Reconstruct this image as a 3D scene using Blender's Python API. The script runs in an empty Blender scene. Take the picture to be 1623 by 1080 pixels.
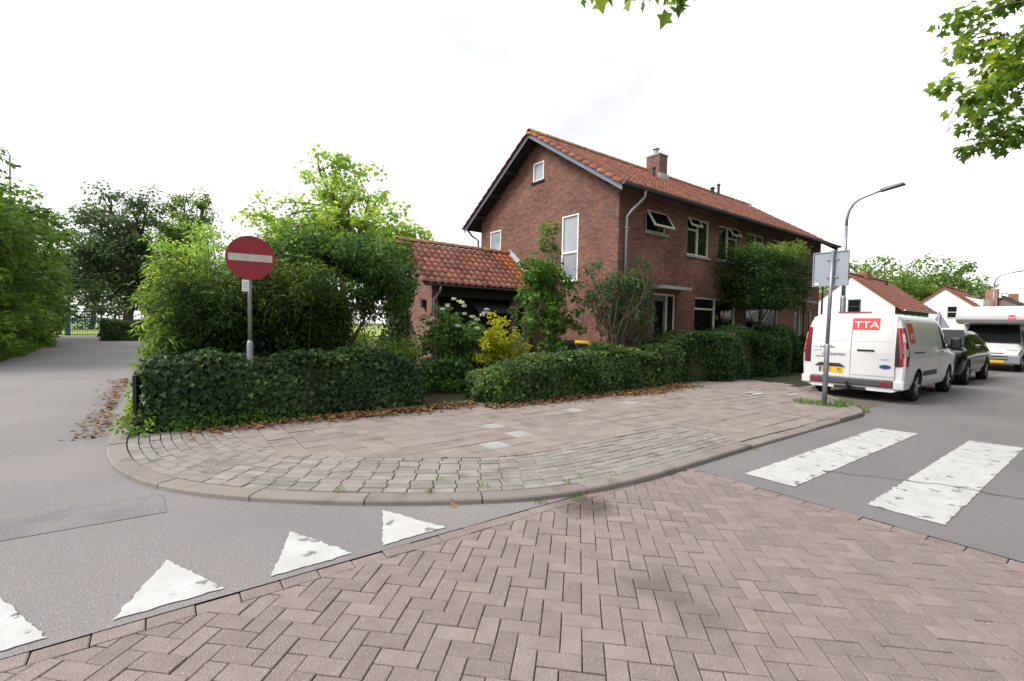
import bpy, bmesh, math, random
import numpy as np
from mathutils import Matrix, Vector
random.seed(7); RNG = np.random.default_rng(7)
R = math.radians
SC = bpy.context.scene
COL = SC.collection

# ------------------------------------------------------------------ camera
CAM = np.array([-10.587, -9.064, 1.55])
PITCH, ROLL = R(2.0), R(1.1)
_f0 = np.array([.6018, .7986, 0]); _r0 = np.array([.7986, -.6018, 0]); _z = np.array([0, 0, 1.])
_fw = _f0*math.cos(PITCH) - _z*math.sin(PITCH)
_up = _f0*math.sin(PITCH) + _z*math.cos(PITCH)
_rt = math.cos(ROLL)*_r0 + math.sin(ROLL)*_up
_u2 = -math.sin(ROLL)*_r0 + math.cos(ROLL)*_up
cam = bpy.data.cameras.new('camera'); camo = bpy.data.objects.new('camera', cam); COL.objects.link(camo)
cam.sensor_width = 36; cam.lens = 745/1623*36; cam.clip_start = .05; cam.clip_end = 2000
M = Matrix.Identity(4)
for i in range(3):
    M[i][0] = _rt[i]; M[i][1] = _u2[i]; M[i][2] = -_fw[i]; M[i][3] = CAM[i]
camo.matrix_world = M
SC.camera = camo
def screen(p):
    v = np.asarray(p, float)-CAM; d = v@_fw
    if d < .1: return None
    return 811.5+745*(v@_rt)/d, 540-745*(v@_u2)/d, d
def in_view(p, m=40):
    s = screen(p)
    return s is not None and -m < s[0] < 1623+m and -m < s[1] < 1080+m

# ------------------------------------------------------------------ sky, sun, exposure
SUN_EL, SUN_AZ = R(44), R(155)      # azimuth measured from +X (along the main street) towards +Y
w = bpy.data.worlds.new('World'); SC.world = w; w.use_nodes = True
nt = w.node_tree; nt.nodes.clear()
sky = nt.nodes.new('ShaderNodeTexSky'); sky.sky_type = 'NISHITA'; sky.sun_disc = False
sky.sun_elevation = SUN_EL; sky.sun_rotation = R(90)-SUN_AZ; sky.dust_density = 4; sky.air_density = 1.2
noi = nt.nodes.new('ShaderNodeTexNoise'); noi.inputs['Scale'].default_value = 2.2; noi.inputs['Detail'].default_value = 5
tc = nt.nodes.new('ShaderNodeTexCoord')
mpn = nt.nodes.new('ShaderNodeMapping'); mpn.inputs['Scale'].default_value = (1, 1, 2.5)
nt.links.new(tc.outputs['Generated'], mpn.inputs[0]); nt.links.new(mpn.outputs[0], noi.inputs['Vector'])
cr = nt.nodes.new('ShaderNodeValToRGB')
cr.color_ramp.elements[0].position = .28; cr.color_ramp.elements[0].color = (6.1, 6.15, 6.3, 1)
cr.color_ramp.elements[1].position = .58; cr.color_ramp.elements[1].color = (9.6, 9.6, 9.6, 1)
mx = nt.nodes.new('ShaderNodeMix'); mx.data_type = 'RGBA'; mx.inputs[0].default_value = .9
bg = nt.nodes.new('ShaderNodeBackground'); bg.inputs[1].default_value = .062
wo = nt.nodes.new('ShaderNodeOutputWorld')
nt.links.new(noi.outputs[0], cr.inputs[0])
nt.links.new(sky.outputs[0], mx.inputs[6]); nt.links.new(cr.outputs[0], mx.inputs[7])
nt.links.new(mx.outputs[2], bg.inputs[0]); nt.links.new(bg.outputs[0], wo.inputs[0])
sl = bpy.data.lights.new('sun', 'SUN'); sl.energy = 1.5; sl.angle = R(25); sl.color = (1, .96, .9)
so = bpy.data.objects.new('sun', sl); COL.objects.link(so)
_sd = Vector((math.cos(SUN_AZ)*math.cos(SUN_EL), math.sin(SUN_AZ)*math.cos(SUN_EL), math.sin(SUN_EL)))
so.rotation_euler = _sd.to_track_quat('Z', 'Y').to_euler()
SC.view_settings.view_transform = 'Standard'; SC.view_settings.look = 'None'
SC.view_settings.exposure = 1.4; SC.view_settings.gamma = 1; SC.view_settings.use_curve_mapping = False
SC.render.engine = 'CYCLES'
SC.cycles.use_denoising = True
SC.cycles.max_bounces = 6; SC.cycles.transparent_max_bounces = 4

# ------------------------------------------------------------------ helpers
def origin(o):
    v = Vector((0, 0, 0))
    while o is not None: v += o.location; o = o.parent
    return v
def tag(o, label=None, cat=None, group=None, kind=None):
    if label: o['label'] = label
    if cat: o['category'] = cat
    if group: o['group'] = group
    if kind: o['kind'] = kind
    return o
def empty(name, loc, label=None, cat=None, group=None, rz=0):
    o = bpy.data.objects.new(name, None); COL.objects.link(o); o.location = loc; o.rotation_euler[2] = rz
    o.empty_display_size = .1
    return tag(o, label, cat, group)
def link(name, me, mat=None, parent=None, smooth=False):
    o = bpy.data.objects.new(name, me); COL.objects.link(o)
    if mat is not None and not me.materials:
        for m in (mat if isinstance(mat, (list, tuple)) else [mat]): me.materials.append(m)
    if parent is not None: o.parent = parent
    if smooth:
        me.polygons.foreach_set('use_smooth', [True]*len(me.polygons))
    return o
def mesh(name, verts, faces, mat=None, parent=None, smooth=False, local=False, mi=None, uv=None):
    """world-space verts (unless local) -> object, child of parent (translation-only roots)"""
    v = np.asarray(verts, float).reshape(-1, 3)
    if parent is not None and not local: v = v-np.array(origin(parent))
    me = bpy.data.meshes.new(name); me.from_pydata(v.tolist(), [], [tuple(f) for f in faces])
    if mi is not None: me.polygons.foreach_set('material_index', mi)
    if uv is not None:
        l = me.uv_layers.new(name='uv'); l.data.foreach_set('uv', np.asarray(uv, float).ravel())
    me.update()
    return link(name, me, mat, parent, smooth)
class MB:
    def __init__(s): s.v = []; s.f = []; s.m = []
    def add(s, vs, fs, m=0):
        n = len(s.v); s.v += [tuple(map(float, p)) for p in vs]; s.f += [tuple(i+n for i in f) for f in fs]; s.m += [m]*len(fs); return s
    def box(s, x0, x1, y0, y1, z0, z1, m=0):
        return s.add([(x0,y0,z0),(x1,y0,z0),(x1,y1,z0),(x0,y1,z0),(x0,y0,z1),(x1,y0,z1),(x1,y1,z1),(x0,y1,z1)],
              [(0,3,2,1),(4,5,6,7),(0,1,5,4),(1,2,6,5),(2,3,7,6),(3,0,4,7)], m)
    def prism(s, poly, z0, z1, m=0):
        n = len(poly)
        return s.add([(p[0],p[1],z0) for p in poly]+[(p[0],p[1],z1) for p in poly],
              [tuple(range(n-1,-1,-1)), tuple(range(n,2*n))]+[(i,(i+1)%n,n+(i+1)%n,n+i) for i in range(n)], m)
    def tube(s, pts, rad, n=8, m=0, cap=True):
        pts = [Vector(p) for p in pts]; rad = rad if isinstance(rad, (list, tuple)) else [rad]*len(pts)
        vs = []; ref = None
        for i, p in enumerate(pts):
            d = (pts[min(i+1, len(pts)-1)]-pts[max(i-1, 0)])
            d = d.normalized() if d.length > 1e-9 else Vector((0, 0, 1))
            a = ref if ref is not None else (Vector((1, 0, 0)) if abs(d.z) > .9 else Vector((0, 0, 1)))
            a = (a-d*a.dot(d)); a = a.normalized() if a.length > 1e-6 else d.orthogonal().normalized()
            ref = a; b = d.cross(a)
            for k in range(n):
                t = 2*math.pi*k/n; vs.append(p+(a*math.cos(t)+b*math.sin(t))*rad[i])
        fs = [(i*n+k, i*n+(k+1)%n, (i+1)*n+(k+1)%n, (i+1)*n+k) for i in range(len(pts)-1) for k in range(n)]
        if cap: fs += [tuple(range(n-1, -1, -1)), tuple(range((len(pts)-1)*n, len(pts)*n))]
        return s.add(vs, fs, m)
    def obj(s, name, mat, parent=None, smooth=False, local=False):
        return mesh(name, s.v, s.f, mat, parent, smooth, local, mi=s.m if isinstance(mat, (list, tuple)) else None)
def autosmooth(o, ang=35):
    me = o.data; me.polygons.foreach_set('use_smooth', [True]*len(me.polygons))
    bm = bmesh.new(); bm.from_mesh(me)
    for e in bm.edges:
        if len(e.link_faces) == 2 and e.calc_face_angle(0) > R(ang): e.smooth = False
    bm.to_mesh(me); bm.free(); return o
def bevel(o, wd=.01, seg=1, ang=40):
    bm = bmesh.new(); bm.from_mesh(o.data)
    es = [e for e in bm.edges if len(e.link_faces) == 2 and e.calc_face_angle(0) > R(ang)]
    bmesh.ops.bevel(bm, geom=es, offset=wd, segments=seg, affect='EDGES', profile=.5)
    bm.to_mesh(o.data); bm.free(); return o
def text(name, body, mat, parent, size, mtx, align='CENTER', sx=1.0):
    cu = bpy.data.curves.new(name, 'FONT'); cu.body = body; cu.size = size; cu.align_x = align; cu.align_y = 'CENTER'; cu.extrude = .001
    t = bpy.data.objects.new(name, cu); COL.objects.link(t)
    dg = bpy.context.evaluated_depsgraph_get()
    me = bpy.data.meshes.new_from_object(t.evaluated_get(dg)); bpy.data.objects.remove(t)
    me.transform(Matrix.Diagonal((sx, 1, 1, 1))); me.transform(mtx); me.materials.clear(); me.name = name
    return link(name, me, mat, parent)

# ------------------------------------------------------------------ materials
STX, STY = -8.15, -7.4
MATS = {}
def mat(name, col, rough=.6, metal=0, spec=.5, var=None, vscale=6, bump=0, bscale=60, coat=0, objvar=0, speck=None, wear=None, dirt=None, stains=()):
    """var: second colour mixed by noise; objvar: value jitter per object / per face attribute 'tint'; speck: (colour, scale, amount);"""
    if rough >= .7 and metal == 0: spec = min(spec, .15)
    m = bpy.data.materials.new(name); m.use_nodes = True; N = m.node_tree; L = N.links
    b = N.nodes['Principled BSDF']
    b.inputs['Roughness'].default_value = rough; b.inputs['Metallic'].default_value = metal
    b.inputs['Specular IOR Level'].default_value = spec; b.inputs['Coat Weight'].default_value = coat; b.inputs['Coat Roughness'].default_value = .05
    geo = N.nodes.new('ShaderNodeNewGeometry'); pos = geo.outputs['Position']
    rgb = N.nodes.new('ShaderNodeRGB'); rgb.outputs[0].default_value = (*col, 1); cur = rgb.outputs[0]
    def noise(sc, det=4):
        n = N.nodes.new('ShaderNodeTexNoise'); n.inputs['Scale'].default_value = sc; n.inputs['Detail'].default_value = det; L.new(pos, n.inputs['Vector']); return n.outputs[0]
    def ramp(x, a, c):
        r = N.nodes.new('ShaderNodeMapRange'); r.inputs[1].default_value = a; r.inputs[2].default_value = c; L.new(x, r.inputs[0]); return r.outputs[0]
    def mixc(f, A, B, mode='MIX'):
        x = N.nodes.new('ShaderNodeMix'); x.data_type = 'RGBA'; x.blend_type = mode
        if isinstance(f, (int, float)): x.inputs[0].default_value = f
        else: L.new(f, x.inputs[0])
        for k, q in ((6, A), (7, B)):
            if isinstance(q, tuple): x.inputs[k].default_value = (*q[:3], 1)
            else: L.new(q, x.inputs[k])
        return x.outputs[2]
    if var is not None: cur = mixc(ramp(noise(vscale), .35, .65), cur, var)
    if objvar:
        oi = N.nodes.new('ShaderNodeObjectInfo'); at = N.nodes.new('ShaderNodeAttribute'); at.attribute_name = 'tint'
        ad = N.nodes.new('ShaderNodeMath'); ad.operation = 'ADD'; L.new(oi.outputs['Random'], ad.inputs[0]); L.new(at.outputs['Fac'], ad.inputs[1])
        fr = N.nodes.new('ShaderNodeMath'); fr.operation = 'FRACT'; L.new(ad.outputs[0], fr.inputs[0])
        hs = N.nodes.new('ShaderNodeHueSaturation'); L.new(cur, hs.inputs['Color'])
        mr = N.nodes.new('ShaderNodeMapRange'); mr.inputs[3].default_value = 1-objvar; mr.inputs[4].default_value = 1+objvar; L.new(fr.outputs[0], mr.inputs[0]); L.new(mr.outputs[0], hs.inputs['Value'])
        mh = N.nodes.new('ShaderNodeMapRange'); mh.inputs[3].default_value = .496; mh.inputs[4].default_value = .504; L.new(fr.outputs[0], mh.inputs[0]); L.new(mh.outputs[0], hs.inputs['Hue'])
        cur = hs.outputs[0]
    if speck: cur = mixc(ramp(noise(speck[1], 2), .62, .72), cur, speck[0])
    if dirt: cur = mixc(ramp(noise(dirt[1], 6), dirt[2], dirt[2]+.2), cur, dirt[0])
    if wear: cur = mixc(ramp(noise(wear[1], 8), wear[2], wear[2]+.04), cur, wear[0])
    for (sx, sy, sr, sc) in stains:
        vd = N.nodes.new('ShaderNodeVectorMath'); vd.operation = 'DISTANCE'; L.new(pos, vd.inputs[0]); vd.inputs[1].default_value = (sx, sy, 0)
        ad = N.nodes.new('ShaderNodeMath'); ad.operation = 'MULTIPLY_ADD'; L.new(noise(5, 5), ad.inputs[0]); ad.inputs[1].default_value = sr*1.3; L.new(vd.outputs['Value'], ad.inputs[2])
        mr = N.nodes.new('ShaderNodeMapRange'); mr.inputs[1].default_value = sr*1.75; mr.inputs[2].default_value = sr*1.1; mr.inputs[3].default_value = 0; mr.inputs[4].default_value = .75 if sr > .255 and sy > -7 else .42; L.new(ad.outputs[0], mr.inputs[0])
        cur = mixc(mr.outputs[0], cur, sc)
    L.new(cur, b.inputs['Base Color'])
    if bump:
        bp = N.nodes.new('ShaderNodeBump'); bp.inputs['Strength'].default_value = bump; bp.inputs['Distance'].default_value = .01
        L.new(noise(bscale, 3), bp.inputs['Height']); L.new(bp.outputs[0], b.inputs['Normal'])
    MATS[name] = m; return m
def leafmat(name, c0, c1, c2, trans=.35, rough=.5, spec=.2):
    m = bpy.data.materials.new(name); m.use_nodes = True; N = m.node_tree; L = N.links; b = N.nodes['Principled BSDF']
    at = N.nodes.new('ShaderNodeAttribute'); at.attribute_name = 'tint'
    r = N.nodes.new('ShaderNodeValToRGB'); e = r.color_ramp.elements
    if not any(q in name for q in ('dead', 'flower', 'golden', 'blade')): c0, c1, c2 = [tuple(v*1.35 for v in c) for c in (c0, c1, c2)]
    e[0].color = (*c0, 1); e[1].color = (*c2, 1); k = e.new(.55); k.color = (*c1, 1)
    L.new(at.outputs['Fac'], r.inputs[0]); L.new(r.outputs[0], b.inputs['Base Color'])
    b.inputs['Roughness'].default_value = rough; b.inputs['Specular IOR Level'].default_value = spec
    t = N.nodes.new('ShaderNodeBsdfTranslucent'); hs = N.nodes.new('ShaderNodeHueSaturation'); hs.inputs['Hue'].default_value = .485; hs.inputs['Value'].default_value = 1.8; hs.inputs['Saturation'].default_value = 1.05
    L.new(r.outputs[0], hs.inputs['Color']); L.new(hs.outputs[0], t.inputs[0])
    x = N.nodes.new('ShaderNodeMixShader'); x.inputs[0].default_value = trans
    L.new(b.outputs[0], x.inputs[1]); L.new(t.outputs[0], x.inputs[2]); L.new(x.outputs[0], N.nodes['Material Output'].inputs[0])
    return m
def brickmat(name, c1, c2, mortar, bw=.22, rh=.065, ms=.008, off=.5):
    m = bpy.data.materials.new(name); m.use_nodes = True; N = m.node_tree; L = N.links; b = N.nodes['Principled BSDF']
    uv = N.nodes.new('ShaderNodeUVMap'); uv.uv_map = 'uv'
    t = N.nodes.new('ShaderNodeTexBrick'); t.offset = off
    t.inputs['Scale'].default_value = 1; t.inputs['Brick Width'].default_value = bw; t.inputs['Row Height'].default_value = rh
    t.inputs['Mortar Size'].default_value = ms; t.inputs['Mortar Smooth'].default_value = .2; t.inputs['Bias'].default_value = -.1
    t.inputs['Color1'].default_value = (*c1, 1); t.inputs['Color2'].default_value = (*c2, 1); t.inputs['Mortar'].default_value = (*mortar, 1)
    L.new(uv.outputs[0], t.inputs['Vector'])
    n = N.nodes.new('ShaderNodeTexNoise'); n.inputs['Scale'].default_value = .9; n.inputs['Detail'].default_value = 6; L.new(uv.outputs[0], n.inputs['Vector'])
    mr = N.nodes.new('ShaderNodeMapRange'); mr.inputs[1].default_value = .3; mr.inputs[2].default_value = .7; mr.inputs[3].default_value = .72; mr.inputs[4].default_value = 1.2; L.new(n.outputs[0], mr.inputs[0])
    n2 = N.nodes.new('ShaderNodeTexNoise'); n2.inputs['Scale'].default_value = 9; n2.inputs['Detail'].default_value = 3; L.new(uv.outputs[0], n2.inputs['Vector'])
    mr2 = N.nodes.new('ShaderNodeMapRange'); mr2.inputs[1].default_value = .3; mr2.inputs[2].default_value = .7; mr2.inputs[3].default_value = .75; mr2.inputs[4].default_value = 1.25; L.new(n2.outputs[0], mr2.inputs[0])
    mm = N.nodes.new('ShaderNodeMath'); mm.operation = 'MULTIPLY'; L.new(mr.outputs[0], mm.inputs[0]); L.new(mr2.outputs[0], mm.inputs[1])
    hs = N.nodes.new('ShaderNodeHueSaturation'); L.new(t.outputs[0], hs.inputs['Color']); L.new(mm.outputs[0], hs.inputs['Value'])
    L.new(hs.outputs[0], b.inputs['Base Color']); b.inputs['Roughness'].default_value = .85; b.inputs['Specular IOR Level'].default_value = .3
    bp = N.nodes.new('ShaderNodeBump'); bp.inputs['Strength'].default_value = .6; bp.inputs['Distance'].default_value = .006; bp.invert = True
    L.new(t.outputs['Fac'], bp.inputs['Height']); L.new(bp.outputs[0], b.inputs['Normal'])
    return m
m_asph = mat('asphalt', (.215, .199, .205), .85, var=(.255, .236, .24), vscale=.5, bump=.9, bscale=110, speck=((.46, .43, .43), 85, 0), dirt=((.14, .132, .136), 60, .56))
m_asph_road = mat('asphalt_road', (.172, .163, .168), .85, var=(.205, .194, .197), vscale=.5, bump=.7, bscale=120, speck=((.32, .3, .3), 90, 0), dirt=((.08, .076, .08), 65, .57))
m_patch = mat('asphalt_patch', (.18, .17, .181), .85, var=(.225, .209, .216), vscale=3, bump=.9, bscale=110, speck=((.36, .34, .34), 85, 0))
m_paint = mat('road_paint', (.50, .50, .505), .7, var=(.43, .43, .43), vscale=5, bump=.3, bscale=120, dirt=((.40, .39, .39), 30, .56), wear=((.21, .2, .2), 7, .605))
m_paver = mat('red_paver', (.222, .178, .170), .85, var=(.258, .21, .20), vscale=9, bump=.8, bscale=110, stains=((-7.65, -6.3, .26, (.07, .055, .05)), (STX, STY, .26, (.11, .088, .078)), (STX-.1, STY-.3, .2, (.13, .105, .095))), objvar=.12, speck=((.40, .33, .32), 95, 0), dirt=((.15, .115, .105), 1.1, .62))
m_clink = mat('grey_clinker', (.225, .205, .19), .85, var=(.275, .252, .235), vscale=7, bump=.4, bscale=120, objvar=.14, dirt=((.15, .13, .11), 2.2, .58))
m_tile = mat('concrete_tile', (.235, .20, .182), .85, var=(.275, .238, .22), vscale=4, bump=.35, bscale=130, objvar=.09, dirt=((.15, .125, .11), 1.7, .57))
m_tile_new = mat('pale_concrete_tile', (.36, .345, .34), .8, var=(.31, .30, .295), vscale=5, bump=.3, bscale=130)
m_kerb = mat('concrete_kerb', (.24, .213, .197), .85, var=(.22, .195, .18), vscale=3, bump=.4, bscale=110, objvar=.07, dirt=((.14, .12, .10), 3.5, .56))
m_sand = mat('joint_sand', (.04, .035, .027), .95, var=(.035, .045, .018), vscale=5)
m_bed = mat('paver_bed', (.075, .062, .056), .95, var=(.055, .055, .036), vscale=3)
m_soil = mat('soil', (.055, .042, .03), .95, var=(.05, .06, .025), vscale=2.5, bump=.8, bscale=30)
m_grass = mat('grass_ground', (.07, .11, .03), .95, var=(.09, .15, .04), vscale=1.5, bump=.8, bscale=40)
m_bay = mat('bay_paving', (.17, .142, .13), .88, var=(.12, .107, .095), vscale=5, bump=.5, bscale=60)
m_brick = brickmat('house_brick', (.225, .092, .062), (.118, .052, .043), (.15, .117, .10))
m_brick_g = brickmat('garage_brick', (.27, .13, .10), (.2, .09, .07), (.2, .16, .14))
m_chim = brickmat('chimney_brick', (.22, .11, .08), (.13, .075, .06), (.2, .17, .14))
m_rooft = mat('roof_tile', (.36, .148, .105), .75, var=(.26, .11, .085), vscale=3.5, objvar=.2, bump=.3, bscale=50, dirt=((.13, .10, .06), 1.6, .6))
m_rooft_g = mat('garage_tile', (.34, .14, .10), .75, var=(.23, .11, .09), vscale=2.2, objvar=.25, bump=.3, bscale=50, dirt=((.13, .11, .045), 2.1, .6))
m_rooft_new = mat('new_orange_tile', (.52, .17, .055), .7, var=(.42, .14, .06), vscale=5, objvar=.15)
m_ridge = mat('ridge_tile', (.27, .115, .08), .8, var=(.2, .13, .06), vscale=3, objvar=.15, dirt=((.2, .15, .03), 4, .6))
m_ridge_moss = mat('lichen_tile', (.42, .2, .07), .8, var=(.3, .17, .04), vscale=8)
m_barge = mat('barge_board', (.15, .165, .23), .6)
m_darkwood = mat('dark_wood', (.03, .028, .03), .8, var=(.045, .04, .038), vscale=8)
m_zinc = mat('zinc', (.33, .35, .37), .45, metal=.6, var=(.26, .28, .3), vscale=5)
m_gutter = mat('dark_gutter', (.085, .095, .10), .5, metal=.3, var=(.12, .13, .13), vscale=4)
m_lead = mat('lead_flashing', (.3, .31, .34), .6, var=(.42, .43, .45), vscale=6)
m_white = mat('white_frame', (.78, .78, .77), .45)
m_cream = mat('cream_frame', (.55, .54, .45), .5)
m_glass = mat('dark_glass', (.008, .010, .011), .03, spec=.35)
m_glass_pale = mat('pale_glass', (.25, .29, .36), .06, spec=.8, var=(.36, .38, .42), vscale=1.5)  # pale blue-grey base colour with noise variation
m_black = mat('black_plastic', (.015, .015, .017), .5)
m_dark = mat('dark_interior', (.02, .018, .017), .9)
m_concrete = mat('concrete', (.36, .35, .33), .8, var=(.28, .27, .25), vscale=6)
m_galv = mat('galvanised_steel', (.30, .31, .35), .45, metal=.55, var=(.23, .24, .27), vscale=9)
m_signback = mat('sign_back_grey', (.28, .31, .37), .5, metal=.25)
m_signred = mat('sign_red', (.25, .006, .016), .5, var=(.2, .006, .014), vscale=7)
m_signwhite = mat('sign_white', (.50, .47, .44), .5, var=(.42, .40, .37), vscale=10)
m_bark = mat('bark', (.10, .08, .06), .9, var=(.16, .13, .10), vscale=12, bump=.8, bscale=40)
m_barkl = mat('pale_bark', (.22, .18, .13), .9, var=(.12, .10, .07), vscale=12, bump=.5, bscale=40)
m_stem_shade = mat('hedge_inside_shade', (.045, .05, .025), .95, var=(.065, .055, .03), vscale=10)  # stem brown-green, kept dark for the shade inside the hedges
m_vanwhite = mat('van_white', (.62, .62, .635), .25, coat=.5)
m_red = mat('decal_red', (.62, .03, .03), .4)
m_tail = mat('tail_lamp_red', (.30, .008, .02), .15, coat=1)
m_lampclr = mat('lamp_clear', (.55, .5, .5), .1, coat=1)
m_txt = mat('decal_black', (.02, .02, .025), .5)
m_txtg = mat('decal_grey', (.35, .36, .38), .5)
m_txtw = mat('decal_white', (.85, .85, .85), .5)
m_plate = mat('plate_yellow', (.72, .42, .01), .5)
m_eu = mat('plate_blue', (.015, .035, .2), .5)
m_tyre = mat('tyre', (.02, .02, .02), .8)
m_rim = mat('rim_silver', (.5, .5, .52), .3, metal=.7)
m_bumper = mat('bumper_grey', (.055, .055, .065), .6)
m_suv = mat('black_paint', (.006, .008, .008), .1, spec=.25)
m_mhgrey = mat('motorhome_grey', (.22, .23, .26), .5)
m_chrome = mat('chrome', (.6, .6, .62), .15, metal=1)
m_render = mat('white_render', (.80, .80, .80), .8, var=(.74, .74, .73), vscale=2)
m_greenwall = mat('sage_wall', (.32, .36, .28), .8)
m_rooff = mat('far_roof_tile', (.27, .095, .06), .8, var=(.18, .075, .055), vscale=1.3, dirt=((.13, .1, .06), 1.1, .6))
m_roofd = mat('dark_far_roof', (.07, .065, .07), .8, var=(.1, .09, .09), vscale=2)
m_bluedark = mat('dark_frame', (.03, .045, .055), .5)
m_bin = mat('bin_grey', (.035, .045, .065), .5)
m_yellow = mat('lid_yellow', (.75, .5, .01), .45)
m_green_p = mat('gate_green', (.012, .03, .022), .5)
m_bluep = mat('pole_blue', (.05, .16, .32), .5)
# foliage
l_ivy = leafmat('ivy_leaf', (.010, .024, .008), (.020, .046, .012), (.075, .13, .025), .18, .42, .25)
l_ivy2 = leafmat('ivy_leaf_light', (.016, .036, .010), (.038, .078, .016), (.15, .21, .045), .22, .42, .25)
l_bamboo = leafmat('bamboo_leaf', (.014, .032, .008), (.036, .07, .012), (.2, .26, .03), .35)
l_laurel = leafmat('laurel_leaf', (.06, .12, .02), (.13, .22, .03), (.28, .36, .05), .4)
l_robin = leafmat('robinia_leaf', (.09, .17, .035), (.18, .29, .05), (.33, .43, .08), .45)
l_mid = leafmat('shrub_leaf', (.025, .06, .018), (.05, .11, .022), (.12, .2, .035), .35)
l_plane = leafmat('plane_leaf', (.11, .18, .04), (.21, .31, .06), (.35, .43, .11), .55)
l_tree = leafmat('hedgerow_leaf', (.03, .065, .014), (.075, .14, .022), (.19, .28, .04), .4)
l_dark = leafmat('dark_tree_leaf', (.035, .06, .028), (.07, .11, .045), (.14, .19, .06), .4)
l_yel = leafmat('golden_leaf', (.2, .24, .02), (.38, .4, .03), (.55, .52, .05), .4)
l_beech = leafmat('beech_leaf', (.014, .036, .012), (.028, .065, .016), (.08, .14, .025), .3)
l_beecht = leafmat('beech_top_leaf', (.05, .1, .018), (.1, .17, .025), (.22, .28, .05), .4)
l_maple = leafmat('maple_leaf', (.03, .075, .014), (.06, .14, .02), (.14, .24, .035), .4)
l_lilac = leafmat('lilac_leaf', (.03, .06, .025), (.055, .1, .035), (.12, .17, .07), .3)
l_over = leafmat('overhang_leaf', (.045, .09, .015), (.10, .17, .022), (.28, .34, .045), .5)
l_grass = leafmat('grass_blade', (.06, .12, .02), (.11, .2, .03), (.22, .3, .06), .3)
l_dead = leafmat('dead_leaf', (.11, .055, .025), (.22, .12, .055), (.36, .23, .12), .1, .7, .2)
l_flower = leafmat('hydrangea_flower', (.55, .55, .42), (.7, .7, .58), (.8, .8, .72), .2)
l_far = leafmat('far_tree_leaf', (.045, .09, .02), (.1, .17, .03), (.2, .28, .06), .4)

# ------------------------------------------------------------------ foliage builder
TPL = {
 'oval': ([(0,0,0),(-.27,.3,.07),(-.22,.7,.05),(0,1,-.06),(.22,.7,.05),(.27,.3,.07)], [(0,3,2,1),(0,5,4,3)]),
 'ivy': ([(0,0,0),(-.4,-.06,.05),(-.52,.33,.07),(-.24,.5,.04),(0,1,-.08),(.24,.5,.04),(.52,.33,.07),(.4,-.06,.05)], [(0,4,3,2,1),(0,7,6,5,4)]),
 'star': ([(0,0,0),(-.32,-.08,.04),(-.3,.2,.04),(-.62,.36,.02),(-.26,.52,.05),(0,1,-.1),(.26,.52,.05),(.62,.36,.02),(.3,.2,.04),(.32,-.08,.04)], [(0,5,4,3,2,1),(0,9,8,7,6,5)]),
 'lance': ([(0,0,0),(-.12,.3,.04),(0,1,-.1),(.12,.3,.04)], [(0,2,1),(0,3,2)]),
 'long': ([(0,0,0),(-.09,.3,.03),(0,1,-.12),(.09,.3,.03)], [(0,2,1),(0,3,2)]),
 'blade': ([(-.04,0,0),(.04,0,0),(.02,.6,.04),(0,1,.2)], [(0,1,2),(0,2,3)]),
}
def nrm(a): return a/np.maximum(np.linalg.norm(a, axis=1, keepdims=True), 1e-9)
def leaves(name, P, N, T, size, tpl, matl, parent=None, tint=None, jit=.3):
    P = np.asarray(P, float); n = len(P)
    if parent is not None: P = P-np.array(origin(parent))
    tv, tf = TPL[tpl]; tv = np.array(tv, float); k = len(tv)
    N = nrm(np.asarray(N, float)); X = nrm(np.cross(np.asarray(T, float), N)); Y = np.cross(N, X)
    s = size*(1+jit*RNG.uniform(-1, 1, n)) if np.isscalar(size) else np.asarray(size)
    V = P[:, None, :]+s[:, None, None]*(tv[None, :, 0:1]*X[:, None]+tv[None, :, 1:2]*Y[:, None]+tv[None, :, 2:3]*N[:, None])
    V = V.reshape(-1, 3)
    fl = np.array([len(f) for f in tf]); idx = np.concatenate([np.array(f) for f in tf])
    loops = (np.arange(n)[:, None]*k+idx[None]).ravel(); tot = np.tile(fl, n); st = np.concatenate([[0], np.cumsum(tot)[:-1]])
    me = bpy.data.meshes.new(name); me.vertices.add(len(V)); me.vertices.foreach_set('co', V.ravel())
    me.loops.add(len(loops)); me.loops.foreach_set('vertex_index', loops.astype(np.int32))
    me.polygons.add(len(tot)); me.polygons.foreach_set('loop_start', st.astype(np.int32)); me.polygons.foreach_set('loop_total', tot.astype(np.int32))
    if tint is None: tint = RNG.beta(2, 2.4, n)
    a = me.attributes.new('tint', 'FLOAT', 'FACE'); a.data.foreach_set('value', np.repeat(np.clip(tint, 0, 1), len(tf)).astype(np.float32))
    me.update(calc_edges=True); me.validate()
    return link(name, me, matl, parent)
def rvec(n): return nrm(RNG.normal(size=(n, 3)))
def clusters(ells, n, bias=.45):
    """cluster centres inside a list of ellipsoids (cx,cy,cz,rx,ry,rz)"""
    e = np.array(ells, float); vol = e[:, 3]*e[:, 4]*e[:, 5]; pick = RNG.choice(len(e), n, p=vol**.7/np.sum(vol**.7))
    d = rvec(n); r = RNG.uniform(0, 1, n)**bias
    return e[pick, :3]+d*r[:, None]*e[pick, 3:6], d
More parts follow.
